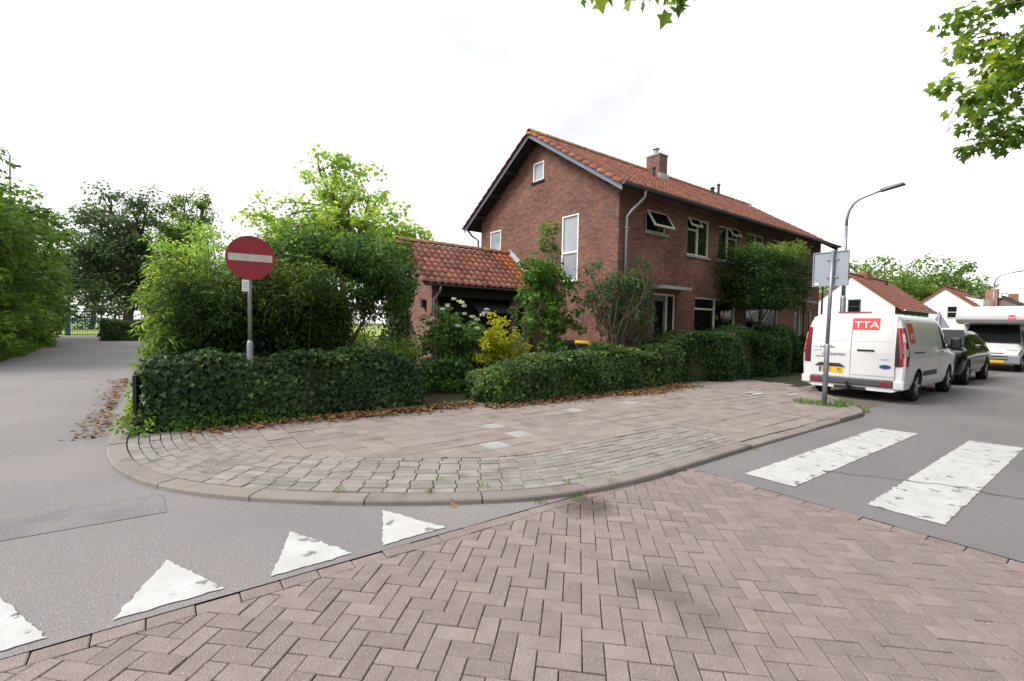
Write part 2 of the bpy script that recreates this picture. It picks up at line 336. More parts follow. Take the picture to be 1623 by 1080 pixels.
def foliage(name, C, rad, per, size, tpl, matl, parent, up=.6, flat=.75, droop=.3, tint0=None, tipout=.6):
    m = len(C); n = m*per
    c = np.repeat(np.asarray(C), per, 0); rr = np.repeat(rad if not np.isscalar(rad) else np.full(m, rad), per)
    d = rvec(n); q = d*(RNG.uniform(0, 1, n)**.4*rr)[:, None]; q[:, 2] *= flat
    P = c+q
    N = nrm(d*.5+np.array([0, 0, up])+rvec(n)*.55)
    T = nrm(d*tipout+rvec(n)*.7+np.array([0, 0, -droop]))
    base = np.repeat(RNG.uniform(-.22, .22, m), per)
    tint = .42+base+RNG.normal(0, .16, n)+(d[:, 2])*.1
    if tint0 is not None: tint = tint+tint0
    return leaves(name, P, N, T, size, tpl, matl, parent, tint)
def limb(mb, a, b, r0, r1, bend=.15, n=5, sides=6):
    a = np.array(a, float); b = np.array(b, float); L = np.linalg.norm(b-a); o = RNG.normal(size=3)*bend*L*.5; o[2] = abs(o[2])*.5
    pts = []; rs = []
    for i in range(n+1):
        t = i/n; pts.append(a+(b-a)*t+o*math.sin(math.pi*t)+RNG.normal(size=3)*.012*L*(0 < i < n)); rs.append(r0+(r1-r0)*t)
    mb.tube(pts, rs, sides); return pts
def tree(name, base, label, cat, ells, ncl, per, crad, lsize, tpl, lm, bark=None, tr=.2, trunk_top=None, stems=1, nlimb=26, group=None, up=.6, flat=.75, bias=.45, spread=.3, keep=None, droop=.3):
    o = empty(name, base, label, cat, group); bark = bark or m_bark
    C, d = clusters(ells, ncl, bias)
    if keep is not None: C = C[[bool(keep(c)) for c in C]]
    base = np.array(base, float); tt = np.array(trunk_top if trunk_top is not None else (ells[0][0], ells[0][1], ells[0][2]), float)
    tb = MB(); tops = []
    for s in range(stems):
        b0 = base+np.array([RNG.normal()*spread*.4, RNG.normal()*spread*.4, -.05]) if stems > 1 else base+np.array([0, 0, -.05])
        t0 = tt+(RNG.normal(size=3)*np.array([spread*1.1, spread*1.1, .2]) if stems > 1 else 0)
        tops.append(limb(tb, b0, t0, tr, tr*.45, .08, 7, 8))
    tb.obj('trunk', bark, o, smooth=True)
    bb = MB()
    for i in RNG.choice(len(C), min(nlimb, len(C)), replace=False):
        tp = tops[RNG.integers(len(tops))]; k = int(RNG.integers(3, 7)); p = tp[k]
        pts = limb(bb, p, C[i], tr*.38, tr*.07, .22, 5, 5)
        for j in range(2):
            q = C[RNG.integers(len(C))]; near = C[np.argsort(np.linalg.norm(C-C[i], axis=1))[1+j]] if len(C) > 3 else q
            limb(bb, pts[3], near, tr*.16, tr*.04, .2, 3, 4)
    bb.obj('branches', bark, o, smooth=True)
    foliage('crown', C, crad*RNG.uniform(.6, 1.25, len(C)), per, lsize, tpl, lm, o, up, flat, droop)
    return o
def hedge(name, label, cat, x0, x1, y0, y1, h0, h1, z0, dens, lsize, tpl, lm, noise=.08, sides='fltr', group=None, tint_top=.15, hf=None, yf=None):
    """box hedge along x; leaves on front(-y), top, ends and back"""
    o = empty(name, ((x0+x1)/2, (y0+y1)/2, z0), label, cat, group)
    ph = RNG.uniform(0, 6.28, 6)
    def bulge(u, v): return noise*(np.sin(u*2.1+ph[0])+.7*np.sin(u*4.7+v*2+ph[1])+.6*np.sin(v*5+u*1.3+ph[2])+.4*np.sin(u*9.1+ph[3]))
    hf = hf or (lambda x: 1+0*x); yf = yf or (lambda x: 0*x)
    hx = lambda x: (h0+(h1-h0)*(x-x0)/(x1-x0))*hf(x)
    P = []; N = []; L = x1-x0; W = y1-y0; H = (h0+h1)/2
    n = int(dens*L*H)
    u = RNG.uniform(x0, x1, n); v = RNG.uniform(0, 1, n); z = v*(hx(u)+bulge(u*1.3, 3.))
    rnd = np.clip(1-v, 0, 1); yy = y0-bulge(u, z)+np.maximum(0, v-.8)*.6*W
    P.append(np.stack([u, yy, z0+z], 1)); N.append(np.tile([0, -1, .35], (n, 1)))
    n = int(dens*L*W)
    u = RNG.uniform(x0, x1, n); t = RNG.uniform(0, 1, n)
    P.append(np.stack([u, y0+t*W, z0+hx(u)+bulge(u*1.3, 3.)-.25*W*(2*t-1)**4*.6], 1)); N.append(np.tile([0, -.2, 1], (n, 1)))
    for sgn, xe in ((-1, x0), (1, x1)):
        n = int(dens*W*H); t = RNG.uniform(0, 1, n); v = RNG.uniform(0, 1, n)
        P.append(np.stack([xe+sgn*bulge(t*2, v*2)-sgn*np.maximum(0, v-.8)*.3, y0+t*W, z0+v*hx(xe)], 1)); N.append(np.tile([sgn, -.2, .35], (n, 1)))
    n = int(dens*L*H*.4); u = RNG.uniform(x0, x1, n); v = RNG.uniform(0, 1, n)
    P.append(np.stack([u, np.full(n, y1), z0+v*hx(u)], 1)); N.append(np.tile([0, 1, .35], (n, 1)))
    P = np.concatenate(P); N = np.concatenate(N).astype(float); n = len(P)
    P[:, 1] += yf(P[:, 0])
    P += -nrm(N)*RNG.uniform(-.05, .13, n)[:, None]+RNG.normal(0, .02, (n, 3)); P[:, 2] = np.maximum(P[:, 2], z0+.01)
    T = nrm(np.array([0, 0, -1.])+rvec(n)*.8); Nn = nrm(nrm(N)+rvec(n)*.55)
    clump = .22*np.sin(P[:, 0]*3.1+ph[4])*np.sin(P[:, 2]*4.3+P[:, 0]+ph[5])
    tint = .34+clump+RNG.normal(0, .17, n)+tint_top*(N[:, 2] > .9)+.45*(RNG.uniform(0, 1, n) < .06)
    lsize = lsize*(1+.45*RNG.uniform(-1, 1, n))
    leaves('foliage', P, Nn, T, lsize, tpl, lm, o, tint)
    # solid core behind the leaves: stem colour with the inner shade painted in
    mb = MB(); nx = max(6, int(L/.25)); vs = []; nv = 6
    for i in range(nx+1):
        x = x0+.06+(L-.12)*i/nx; h = hx(x)-.08
        ring = [(y0+.1, 0), (y0+.09, h*.5), (y0+.12, h*.85), (y0+.2, h), (y1-.15, h), (y1-.06, h*.6), (y1-.06, 0)]
        vs += [(x, a+float(yf(x))+RNG.normal()*.012, z0+b+RNG.normal()*.01*(b > 0)) for a, b in ring]
    k = 7; fs = [(i*k+j, (i+1)*k+j, (i+1)*k+j+1, i*k+j+1) for i in range(nx) for j in range(k-1)]
    fs += [tuple(range(k)), tuple(range(nx*k+k-1, nx*k-1, -1))]
    mesh('branches', vs, fs, m_stem_shade, o)
    return o
def tufts(name, label, cat, spots, matl=None, kind='stuff', parent=None):
    """grass tufts: spots = (x,y,z,radius,height,count)"""
    P = []; T = []; S = []
    for x, y, z, r, h, c in spots:
        for _ in range(c):
            a = random.uniform(0, 6.28); q = r*math.sqrt(random.random())
            P.append((x+q*math.cos(a), y+q*math.sin(a), z)); b = random.uniform(0, 6.28); lean = random.uniform(.1, .8)
            T.append((lean*math.cos(b), lean*math.sin(b), 1)); S.append(h*random.uniform(.4, 1.1))
    T = nrm(np.array(T)); N = nrm(np.cross(T, rvec(len(T))))
    o = leaves(name, P, N, T, np.array(S), 'blade', matl or l_grass, parent)
    return tag(o, label, cat, kind=kind)

# ------------------------------------------------------------------ ground and roads
PZ = .05      # pavement level; roads lie at 0
def sheet(name, poly, z, mt, parent=None, kind='structure', label=None):
    o = mesh(name, [(x, y, z) for x, y in poly], [tuple(range(len(poly)))], mt, parent)
    if kind and parent is None: o['kind'] = kind
    if label: o['label'] = label
    return o
sheet('ground', [(-400, -400), (400, -400), (400, 400), (-400, 400)], -.09, m_grass)
side = sheet('side_street', [(-40, -6.05), (-5.95, -6.05), (-5.95, 0), (-10.5, 0), (-10.5, 29.4), (-13.5, 29.6), (-14.0, 39), (-16.4, 39), (-15.2, 24), (-14.6, 11), (-15.5, 5), (-20, 0.5), (-40, -1)], 0, m_asph)
main = sheet('main_road', [(-5.9, -13), (160, -13), (160, -3.9), (-5.9, -3.9)], 0, m_asph_road)
sheet('asphalt_patch', [(-15, -3.84), (-12.6, -3.9), (-10.56, -3.98), (-10.54, -4.48), (-12.4, -4.43), (-15, -4.5)], .004, m_patch, side)
brick = sheet('brick_road', [(-40, -14), (-5.9, -14), (-5.9, -6.05), (-40, -6.05)], -.035, m_bed)
far_walk = sheet('far_pavement', [(-40, -18), (160, -18), (160, -13), (-40, -13)], .06, m_bay)
verge = sheet('grass_verge', [(-60, 3), (-20.4, .7), (-15.9, 5.2), (-15.0, 11), (-15.6, 24), (-16.8, 39), (-60, 39)], .03, m_grass)
field = sheet('sports_field', [(-60, 39.5), (60, 39.5), (60, 140), (-60, 140)], .0, mat('field_grass', (.2, .26, .06), .9, var=(.26, .3, .09), vscale=.4))
garden = sheet('garden_soil', [(-10.98, -1.35), (40, -1.35), (40, 20), (-10.98, 29)], .055, m_soil)
# painted markings
def marking(name, poly, parent):
    out = []
    for a, b in zip(poly, poly[1:]+poly[:1]):
        L = math.hypot(b[0]-a[0], b[1]-a[1]); k = max(2, int(L/.035))
        for i in range(k): t = i/k; e = .0 if i == 0 else .005; out.append((a[0]+(b[0]-a[0])*t+random.gauss(0, e), a[1]+(b[1]-a[1])*t+random.gauss(0, e)))
    return sheet(name, out, .006, m_paint, parent)
marking('zebra_stripe', [(-5.6, -7.1), (-1.36, -7.13), (-1.46, -6.64), (-5.6, -6.61)], main)
marking('zebra_stripe', [(-5.55, -8.2), (-1.22, -8.21), (-1.29, -7.68), (-5.54, -7.68)], main)
marking('zebra_stripe', [(-5.55, -9.27), (-1.22, -9.28), (-1.25, -8.76), (-5.54, -8.75)], main)
for apx in (-9.12, -9.82, -10.55, -11.28, -12.0):
    marking('give_way_triangle', [(apx-.235, -5.99), (apx+.26, -5.98), (apx, -5.4)], side)
# crack across the crossing
cv = []; cf = []
for i in range(30):
    t = i/29; y = -7.05-3.6*t; x = -4.75+1.0*(1-math.exp(-2.6*t))+random.gauss(0, .022); wd = .002+.007*random.random()
    cv += [(x-wd, y, .0095), (x+wd, y, .0095)]
    if i: cf.append((2*i-2, 2*i-1, 2*i+1, 2*i))
mesh('crack', cv, cf, mat('crack_dark', (.03, .03, .03), .9), main)

def block(w2, h2, t, bev):
    """paving block mesh centred at origin, top at 0"""
    a, b = w2-.0, h2-.0; c, d = w2-bev, h2-bev
    v = [(-a,-b,-t),(a,-b,-t),(a,b,-t),(-a,b,-t),(-a,-b,-bev),(a,-b,-bev),(a,b,-bev),(-a,b,-bev),(-c,-d,0),(c,-d,0),(c,d,0),(-c,d,0)]
    f = [(8,9,10,11)]+[(i,(i+1)%4,4+(i+1)%4,4+i) for i in range(4)]+[(4+i,4+(i+1)%4,8+(i+1)%4,8+i) for i in range(4)]
    return v, f
def poly_block(poly, t, bev, z):
    n = len(poly); c = np.mean(poly, 0); p = np.array(poly)
    q = p+(c-p)*np.minimum(.3, bev/np.maximum(np.linalg.norm(c-p, axis=1), .02))[:, None]*1.3
    v = [(x, y, z-t) for x, y in p]+[(x, y, z-bev*.7) for x, y in p]+[(x, y, z) for x, y in q]
    f = [tuple(range(2*n, 3*n))]+[(i,(i+1)%n,n+(i+1)%n,n+i) for i in range(n)]+[(n+i,n+(i+1)%n,2*n+(i+1)%n,2*n+i) for i in range(n)]
    return v, f
def stuff_join(name, items, mt, parent):
    V = []; F = []; T = []
    for v, f in items:
        n = len(V); V += v; F += [tuple(i+n for i in q) for q in f]; T += [random.random()]*len(f)
    if not V: return
    o = mesh(name, V, F, mt, parent); a = o.data.attributes.new('tint', 'FLOAT', 'FACE'); a.data.foreach_set('value', T)
    o['kind'] = 'stuff'; return o
def clip_half(poly, q, n, d):
    """keep (p-q).n >= d"""
    out = []; m = len(poly)
    for i in range(m):
        a, b = np.array(poly[i]), np.array(poly[(i+1) % m]); da, db = (a-q)@n-d, (b-q)@n-d
        if da >= 0: out.append(tuple(a))
        if (da >= 0) != (db >= 0): out.append(tuple(a+(b-a)*da/(da-db)))
    return out
def area(poly):
    p = np.array(poly); return .5*abs(np.dot(p[:, 0], np.roll(p[:, 1], -1))-np.dot(p[:, 1], np.roll(p[:, 0], -1)))
# herringbone bricks at 45 degrees to the street
BL, BW, J = .21, .105, .005
bv, bf = block(BL/2-J/2, BW/2-J/2, .05, .0035)
bme = bpy.data.meshes.new('brick'); bme.from_pydata(bv, [], bf); bme.materials.append(m_paver)
spots = []
c45 = math.cos(R(45)); Wb = BW
cand = []
for i in range(-90, 90):
    for j in range(-90, 90):
        # herringbone unit: horizontal brick at (i+j.. ) stepping
        for kind in (0, 1):
            gx, gy = (j*4+i, i) if kind == 0 else (j*4+i+2, i)
            # cells of width Wb: horizontal brick covers cells (gx,gy),(gx+1,gy); vertical covers (gx,gy),(gx,gy+1)
            if kind == 0: cx, cy, rot = (gx+1)*Wb, (gy+.5)*Wb, 0
            else: cx, cy, rot = (gx+.5)*Wb, (gy+1-1)*Wb, 90
            X = -9+c45*cx-c45*cy; Y = -8+c45*cx+c45*cy
            cand.append((X, Y, rot+45))
edge_x, edge_y = -5.9-.12, -6.05-.12
for X, Y, a in cand:
    if X > -5.9 or Y > -6.05 or X < -14 or Y < -10.5: continue
    s = screen((X, Y, 0))
    ca, sa = math.cos(R(a)), math.sin(R(a))
    pl = [(X+ca*x-sa*y, Y+sa*x+ca*y) for x, y in ((-BL/2+J/2,-BW/2+J/2),(BL/2-J/2,-BW/2+J/2),(BL/2-J/2,BW/2-J/2),(-BL/2+J/2,BW/2-J/2))]
    cut = False
    if max(p[0] for p in pl) > edge_x: pl = clip_half(pl, np.array((edge_x, 0)), np.array((-1, 0)), 0); cut = True
    if pl and max(p[1] for p in pl) > edge_y: pl = clip_half(pl, np.array((0, edge_y)), np.array((0, -1)), 0); cut = True
    if len(pl) < 3 or area(pl) < .0015: continue
    spots.append((np.hypot(X-CAM[0], Y-CAM[1]) if in_view((X, Y, 0), 20) else 99, X, Y, a, pl, cut))
spots.sort(key=lambda t: t[0]); rest = []
for k, (d, X, Y, a, pl, cut) in enumerate(spots):
    dz = random.gauss(0, .0018)+.012*math.exp(-((X+8.0)**2+(Y+7.4)**2)/.4)*0
    if k < 290 and d < 50:
        if cut:
            c = np.mean(pl, 0); v, f = poly_block([(p[0]-c[0], p[1]-c[1]) for p in pl], .05, .005, 0)
            me = bpy.data.meshes.new('brick'); me.from_pydata(v, [], f); o = link('brick', me, m_paver, brick); o.location = (c[0], c[1], dz)
        else:
            o = link('brick', bme, None, brick); o.location = (X, Y, dz); o.rotation_euler = (random.gauss(0, .006), random.gauss(0, .006), R(a)+random.gauss(0, .006))
    else:
        rest.append(poly_block(pl, .05, .005, dz))
def soldier(x0, y0, x1, y1, n, wd):
    L = math.hypot(x1-x0, y1-y0); ux, uy = (x1-x0)/L, (y1-y0)/L; nx, ny = -uy, ux; st = L/n
    for i in range(n):
        a = i*st+.003; b = (i+1)*st-.003
        yield [(x0+ux*a, y0+uy*a), (x0+ux*b, y0+uy*b), (x0+ux*b+nx*wd, y0+uy*b+ny*wd), (x0+ux*a+nx*wd, y0+uy*a+ny*wd)]
for pl in soldier(-5.905, -10.5, -5.905, -6.06, 21, .105): rest.append(poly_block(pl, .05, .005, random.gauss(0, .002)))
for pl in soldier(-6.03, -6.06, -14, -6.06, 38, .105): rest.append(poly_block(pl, .05, .005, random.gauss(0, .002)))
stuff_join('bricks', rest, m_paver, brick)

# pavement: kerb curve in plan
KP = [(-10.98, 29), (-10.98, 12), (-10.99, 4.59), (-11.02, 1.7), (-11.06, 0), (-11.07, -1.64), (-11.05, -2.21), (-10.97, -2.81), (-10.84, -3.28), (-10.62, -3.78), (-10.29, -4.25), (-9.96, -4.6), (-9.46, -5.03), (-9.04, -5.34), (-8.68, -5.57), (-8.26, -5.8), (-7.95, -5.94), (-7.46, -6.08), (-6.93, -6.15), (-6.35, -6.17), (-5.86, -6.16), (-4.53, -6.14), (-2.54, -6.14), (-.8, -6.14), (-.4, -6.13), (-.1, -6.06), (.2, -5.92), (.96, -5.44), (1.9, -4.7), (2.86, -4.0)]
def resample(pts, step):
    pts = np.array(pts, float); out = []
    P = np.vstack([2*pts[0]-pts[1], pts, 2*pts[-1]-pts[-2]])
    for i in range(1, len(P)-2):
        L = np.linalg.norm(P[i+1]-P[i]); k = max(2, int(L/step))
        for t in np.linspace(0, 1, k, endpoint=False):
            a, b, c, d = P[i-1], P[i], P[i+1], P[i+2]
            if L > 1.2: out.append(b+(c-b)*t)
            else: out.append(.5*((2*b)+(-a+c)*t+(2*a-5*b+4*c-d)*t*t+(-a+3*b-3*c+d)*t**3))
    out.append(P[-2]); out = np.array(out)
    s = np.concatenate([[0], np.cumsum(np.linalg.norm(np.diff(out, axis=0), axis=1))]); u = np.arange(0, s[-1], step)
    return np.stack([np.interp(u, s, out[:, 0]), np.interp(u, s, out[:, 1])], 1)
KC = resample(KP, .04)
KT = nrm(np.gradient(KC, axis=0)); 
for _ in range(8): KT = nrm(KT+np.vstack([KT[:1], KT[:-1]])+np.vstack([KT[1:], KT[-1:]]))
KN = np.stack([-KT[:, 1], KT[:, 0]], 1)          # left of travel = inside the pavement
def koff(d): return KC+KN*d
inner = [tuple(p) for p in koff(.17)]
pave = empty('pavement', (0, 0, 0)); pave['kind'] = 'structure'
poly = inner+[(2.86, -3.85), (60, -3.85), (60, -1.3), (-10.8, -1.3), (-10.8, 29)]
_o = sheet('paving_bed', poly, PZ-.022, m_sand, pave, kind=None)
# kerb stones along the curve, then the splay by the parking bay and the bay kerb
def kerb_run(curve, normal, L0, top, wd=.17, gap=.006, every=1.0, tops=None):
    seg = np.concatenate([[0], np.cumsum(np.linalg.norm(np.diff(curve, axis=0), axis=1))]); n = max(1, round(seg[-1]/every)); every = seg[-1]/n
    for i in range(n):
        a, b = i*every+gap, (i+1)*every-gap; us = np.linspace(a, b, 6)
        P = np.stack([np.interp(us, seg, curve[:, k]) for k in (0, 1)], 1); Nn = nrm(np.stack([np.interp(us, seg, normal[:, k]) for k in (0, 1)], 1))
        z = (tops(P[3]) if tops else top)+random.gauss(0, .003)
        prof = [(0, -.08), (0.0, z-.014), (.012, z), (wd, z), (wd, -.05)]
        v = []; f = []
        for p, q in zip(P, Nn): v += [(p[0]+q[0]*o, p[1]+q[1]*o, h) for o, h in prof]
        for j in range(5):
            for k in range(4): f.append((j*5+k, (j+1)*5+k, (j+1)*5+k+1, j*5+k+1))
        f += [tuple(range(4, -1, -1)), tuple(range(25, 30))]
        mesh('kerb_stone', v, f, m_kerb, pave)
def ktop(p):
    if p[0] < -5: return PZ
    t = p[0]                                     # dropped kerb at the crossing
    if -4.4 < t < -1.6: return .04
    return PZ+(.025 if t > -1.6 else 0)
i0 = int(np.argmin(np.abs(KC[:, 1]-14)))
kerb_run(KC[i0:], KN[i0:], 0, PZ, tops=ktop)
bk = np.array([(2.86, -4.0), (40, -4.0)]); bk = resample(bk, .1); bkn = np.tile([0, 1.], (len(bk), 1))
kerb_run(bk, bkn, 0, PZ, every=1.0)
# curved rows of clinkers
pav = []; BANDEND = -4.25
for row in range(10):
    d0 = .185+row*.1065; d1 = d0+.097; c = koff(d0); c2 = koff(d1)
    seg = np.concatenate([[0], np.cumsum(np.linalg.norm(np.diff(koff(d0+.05), axis=0), axis=1))])
    st = (row % 2)*.106+random.uniform(-.02, .02); n = int((seg[-1]-st)/.212)
    for i in range(n):
        a, b = st+i*.212+.005, st+(i+1)*.212-.005
        pl = [(np.interp(u, seg, cc[:, 0]), np.interp(u, seg, cc[:, 1])) for cc, u in ((c, a), (c, b), (c2, b), (c2, a))]
        m = np.mean(pl, 0)
        if m[0] > BANDEND or m[1] > -1.42 or m[0] < -11.2: continue
        pav.append((np.hypot(*(m-CAM[:2])), pl, m))
pav.sort(key=lambda t: t[0]); rest = []
def sink(m): return -.012*math.exp(-((m[0]+7.7)**2+(m[1]+5.2)**2)/.5)+.006*math.sin(m[0]*2.3)*math.sin(m[1]*2.9)
for k, (d, pl, m) in enumerate(pav):
    z = PZ+random.gauss(0, .0022)+sink(m)*.6
    v, f = poly_block(pl, .04, .005, z)
    if k < 290: mesh('paver', v, f, m_clink, pave)
    else: rest.append((v, f))
stuff_join('pavers', rest, m_clink, pave)
# 30 cm tiles
tl = []; cands = []; TS = .302
KCs = KC[::3]; KNs = KN[::3]
for i in range(-40, 14):
    for j in range(0, 17):
        off = (j % 2)*TS/2 if i*TS > -6.5 else 0
        y = -1.45-TS*(j+.5)
        opts = [(i*TS+off, TS/2)]
        if off and (i-1)*TS <= -6.5: opts.append((i*TS-TS/4, TS/4))
        cands += [(x_, y, h_) for x_, h_ in opts]
for x, y, hl in cands:
    if True:
        if x < -11 or x > 3.2: continue
        pl = [(x-hl+.0045, y-TS/2+.0045), (x+hl-.0045, y-TS/2+.0045), (x+hl-.0045, y+TS/2-.0045), (x-hl+.0045, y+TS/2-.0045)]
        dn = np.linalg.norm(KCs-np.array((x, y)), axis=1); q = int(np.argmin(dn))
        need = 1.255 if x < BANDEND-.1 else .18
        if x > 2.8:
            if y < -3.7: continue
        else:
            if (np.array((x, y))-KCs[q])@KNs[q] < need-.3: continue
            if dn[q] < need+.35: pl = clip_half(pl, KCs[q], KNs[q], need)
        if len(pl) < 3: continue
        if x < BANDEND and max(p[0] for p in pl) > BANDEND and y < -4.9: pl = clip_half(pl, np.array((BANDEND-.02, 0)), np.array((-1, 0)), 0)
        if len(pl) < 3 or area(pl) < .006: continue
        tl.append((np.hypot(x-CAM[0], y-CAM[1]), pl, (x, y)))
tl.sort(key=lambda t: t[0]); rest = []
newt = [(-7.35, -4.2), (-6.6, -3.9), (-6.75, -3.55), (-4.6, -3.1), (-3.1, -3.0)]
for k, (d, pl, m) in enumerate(tl):
    z = PZ+random.gauss(0, .002)+.006*math.sin(m[0]*1.9)*math.sin(m[1]*2.3)
    v, f = poly_block(pl, .04, .004, z)
    isnew = any(abs(m[0]-a) < .16 and abs(m[1]-b) < .16 for a, b in newt)
    if k < 290: mesh('paving_tile', v, f, m_tile_new if isnew else m_tile, pave)
    else: rest.append((v, f))
stuff_join('paving_tiles', rest, m_tile, pave)
# flush border stones of the dropped kerb
for xb in (-4.2, -1.72):
    for k in range(2 if xb < -3 else 2):
        v, f = poly_block([(xb-.05, -5.95+k*.6), (xb+.05, -5.95+k*.6), (xb+.05, -5.37+k*.6), (xb-.05, -5.37+k*.6)], .05, .005, PZ+.009)
        mesh('border_stone', v, f, m_kerb, pave)
# worn white paint left on the paving
for a in ((.1, -3.95, .5, .10), (.25, -3.75, .35, .08), (.75, -4.45, .42, .1)):
    x, y, l, wd = a
    sheet('worn_paint', [(x, y), (x+l, y-.03), (x+l+.02, y+wd), (x+.05, y+wd*1.2)], PZ+.016, m_paint, pave)
bay = sheet('parking_bay', [(-.1, -5.9), (60, -5.9), (60, -3.98), (2.9, -3.98)], .004, m_bay)
# garden path between the two ivy hedges
sheet('garden_path', [(-6.75, -1.45), (-5.85, -1.45), (-4.3, 3.4), (-5.2, 3.4)], PZ+.004, m_tile)

# ------------------------------------------------------------------ brick house
house = empty('brick_house', (0, 0, .07), 'two-storey brown brick house with red tiled gable roof and white windows', 'house')
HL, HW, EZ, SL = 14.3, 7.2, 5.66, .64
def roofz(y): return 5.42+SL*(y+.5) if y < 3.6 else 5.42+SL*(7.7-y)
def wall(name, origin_, du, us, vs_, holes, mt, parent, top=None, depth=.11, nin=(0, 1)):
    """vertical wall; du = unit plan dir, nin = inward plan normal; holes (u0,u1,v0,v1); top(u) clips"""
    U = sorted(set([us[0], us[1]]+[h[0] for h in holes]+[h[1] for h in holes]+([3.6] if top else [])))
    V = sorted(set([vs_[0], vs_[1]]+[h[2] for h in holes]+[h[3] for h in holes]))
    vs = []; fs = []; uv = []
    def P(u, v, d=0): return (origin_[0]+du[0]*u+nin[0]*d, origin_[1]+du[1]*u+nin[1]*d, v)
    def face(pl):
        n = len(vs); vs.extend(P(*p) for p in pl); fs.append(tuple(range(n, n+len(pl))))
        uv.extend((p[0]+(p[2] if len(p) > 2 else 0), p[1]) for p in pl)
    for a, b in zip(U, U[1:]):
        for c, d in zip(V, V[1:]):
            m = ((a+b)/2, (c+d)/2)
            if any(h[0] < m[0] < h[1] and h[2] < m[1] < h[3] for h in holes): continue
            pl = [(a, c), (b, c), (b, d), (a, d)]
            if top:
                ta, tb = top(a), top(b)
                pl = [(a, min(c, ta)), (b, min(c, tb)), (b, min(d, tb)), (a, min(d, ta))]
                q = [(a, c), (b, c), (b, d), (a, d)]
                nn = np.array([-(tb-ta), b-a]); pl = clip_half(q, np.array((a, ta)), -nn/np.linalg.norm(nn), 0)
                if len(pl) < 3: continue
            face(pl)
    for h in holes:
        a, b, c, d = h
        for pl in ([(a, c, 0), (a, d, 0), (a, d, depth), (a, c, depth)], [(b, d, 0), (b, c, 0), (b, c, depth), (b, d, depth)], [(a, d, 0), (b, d, 0), (b, d, depth), (a, d, depth)], [(b, c, 0), (a, c, 0), (a, c, depth), (b, c, depth)]): face(pl)
    return mesh(name, vs, fs, mt, parent, uv=uv)
FH = [(1.26, 2.28, 4.45, 5.1), (3.42, 4.75, 3.97, 5.22), (5.37, 6.7, 3.97, 5.22), (7.36, 8.72, 3.97, 5.22), (9.42, 10.9, 3.97, 5.22),
      (1.7, 2.95, .2, 2.62), (3.98, 6.7, 1.0, 2.6), (7.5, 10.2, 1.0, 2.6), (11.7, 12.75, .2, 2.62), (13.2, 13.6, 1.4, 2.5)]
GH = [(1.62, 2.4, 2.95, 5.1), (3.36, 3.95, 6.53, 7.2), (5.82, 6.57, 4.4, 5.2)]
wall('wall', (0, 0), (1, 0), (0, HL), (0, EZ), FH, m_brick, house)
wall('wall', (0, 0), (0, 1), (0, HW), (0, 8.3), GH, m_brick, house, top=lambda u: roofz(u)-.1, nin=(1, 0))
wall('wall', (HL, 0), (0, 1), (0, HW), (0, 8.3), [], m_brick, house, top=lambda u: roofz(u)-.1, nin=(-1, 0))
wall('wall', (0, HW), (1, 0), (0, HL), (0, EZ), [], m_brick, house, nin=(0, -1))
MB().box(.3, HL-.3, .32, HW-.3, .1, 5.3).obj('interior', m_dark, house)
def frame_on(wallax, u0, u1, v0, v1, fm, gm, mull=(), trans=(), d=.07, fw=.06, sill=True, open_=None, name='window', sub=None):
    """window in facade ('F', plane y=0) or gable ('G', plane x=0)"""
    def pt(u, v, dd): return (u, dd, v) if wallax == 'F' else (dd, u, v)
    def bx(mb, ua, ub, va, vb, da, db):
        p = pt(ua, va, da); q = pt(ub, vb, db); mb.box(min(p[0], q[0]), max(p[0], q[0]), min(p[1], q[1]), max(p[1], q[1]), min(p[2], q[2]), max(p[2], q[2]))
    mb = MB()
    bx(mb, u0, u0+fw, v0, v1, d-.035, d+.04); bx(mb, u1-fw, u1, v0, v1, d-.035, d+.04)
    bx(mb, u0+fw, u1-fw, v0, v0+fw, d-.034, d+.04); bx(mb, u0+fw, u1-fw, v1-fw, v1, d-.034, d+.04)
    for m in mull: bx(mb, m-.035, m+.035, v0+fw, v1-fw, d-.033, d+.04)
    for (a, b, v) in trans: bx(mb, a, b, v-.03, v+.03, d-.032, d+.04)
    o = mb.obj(name, fm, house); 
    g = MB(); bx(g, u0+fw*.5, u1-fw*.5, v0+fw*.5, v1-fw*.5, d+.012, d+.03); g.obj('pane', gm, o)
    if sill:
        s = MB(); bx(s, u0-.05, u1+.05, v0-.07, v0-.002, -.05, .1); s.obj('sill', m_concrete if wallax == 'F' else m_darkwood, o)
    if open_:
        ua, ub, va, vb, ang = open_      # top-hung casement swung outwards
        s = MB(); f2 = .06
        L = vb-va
        def sw(u, t, th):    # t = distance down from the hinge
            dn = -math.sin(R(ang))*t-th*math.cos(R(ang)); vv = vb-math.cos(R(ang))*t-th*math.sin(R(ang))*-1
            return pt(u, vv, d-.04+dn)
        def slab(mb, a, b, t0, t1, th0, th1):
            vs = [sw(u, t, th) for th in (th0, th1) for (u, t) in ((a, t0), (b, t0), (b, t1), (a, t1))]
            mb.add(vs, [(0,3,2,1),(4,5,6,7),(0,1,5,4),(1,2,6,5),(2,3,7,6),(3,0,4,7)])
        slab(s, ua, ua+f2, 0, L, 0, .045); slab(s, ub-f2, ub, 0, L, 0, .045); slab(s, ua+f2, ub-f2, 0, f2, 0, .044); slab(s, ua+f2, ub-f2, L-f2, L, 0, .044)
        c = s.obj('casement', fm, o); g = MB(); slab(g, ua+f2*.6, ub-f2*.6, f2*.6, L-f2*.6, .015, .03); g.obj('pane', m_glass, o)
    return o
W = frame_on('F', *FH[0], m_cream, m_glass, open_=(1.27, 2.27, 4.47, 5.09, 32))
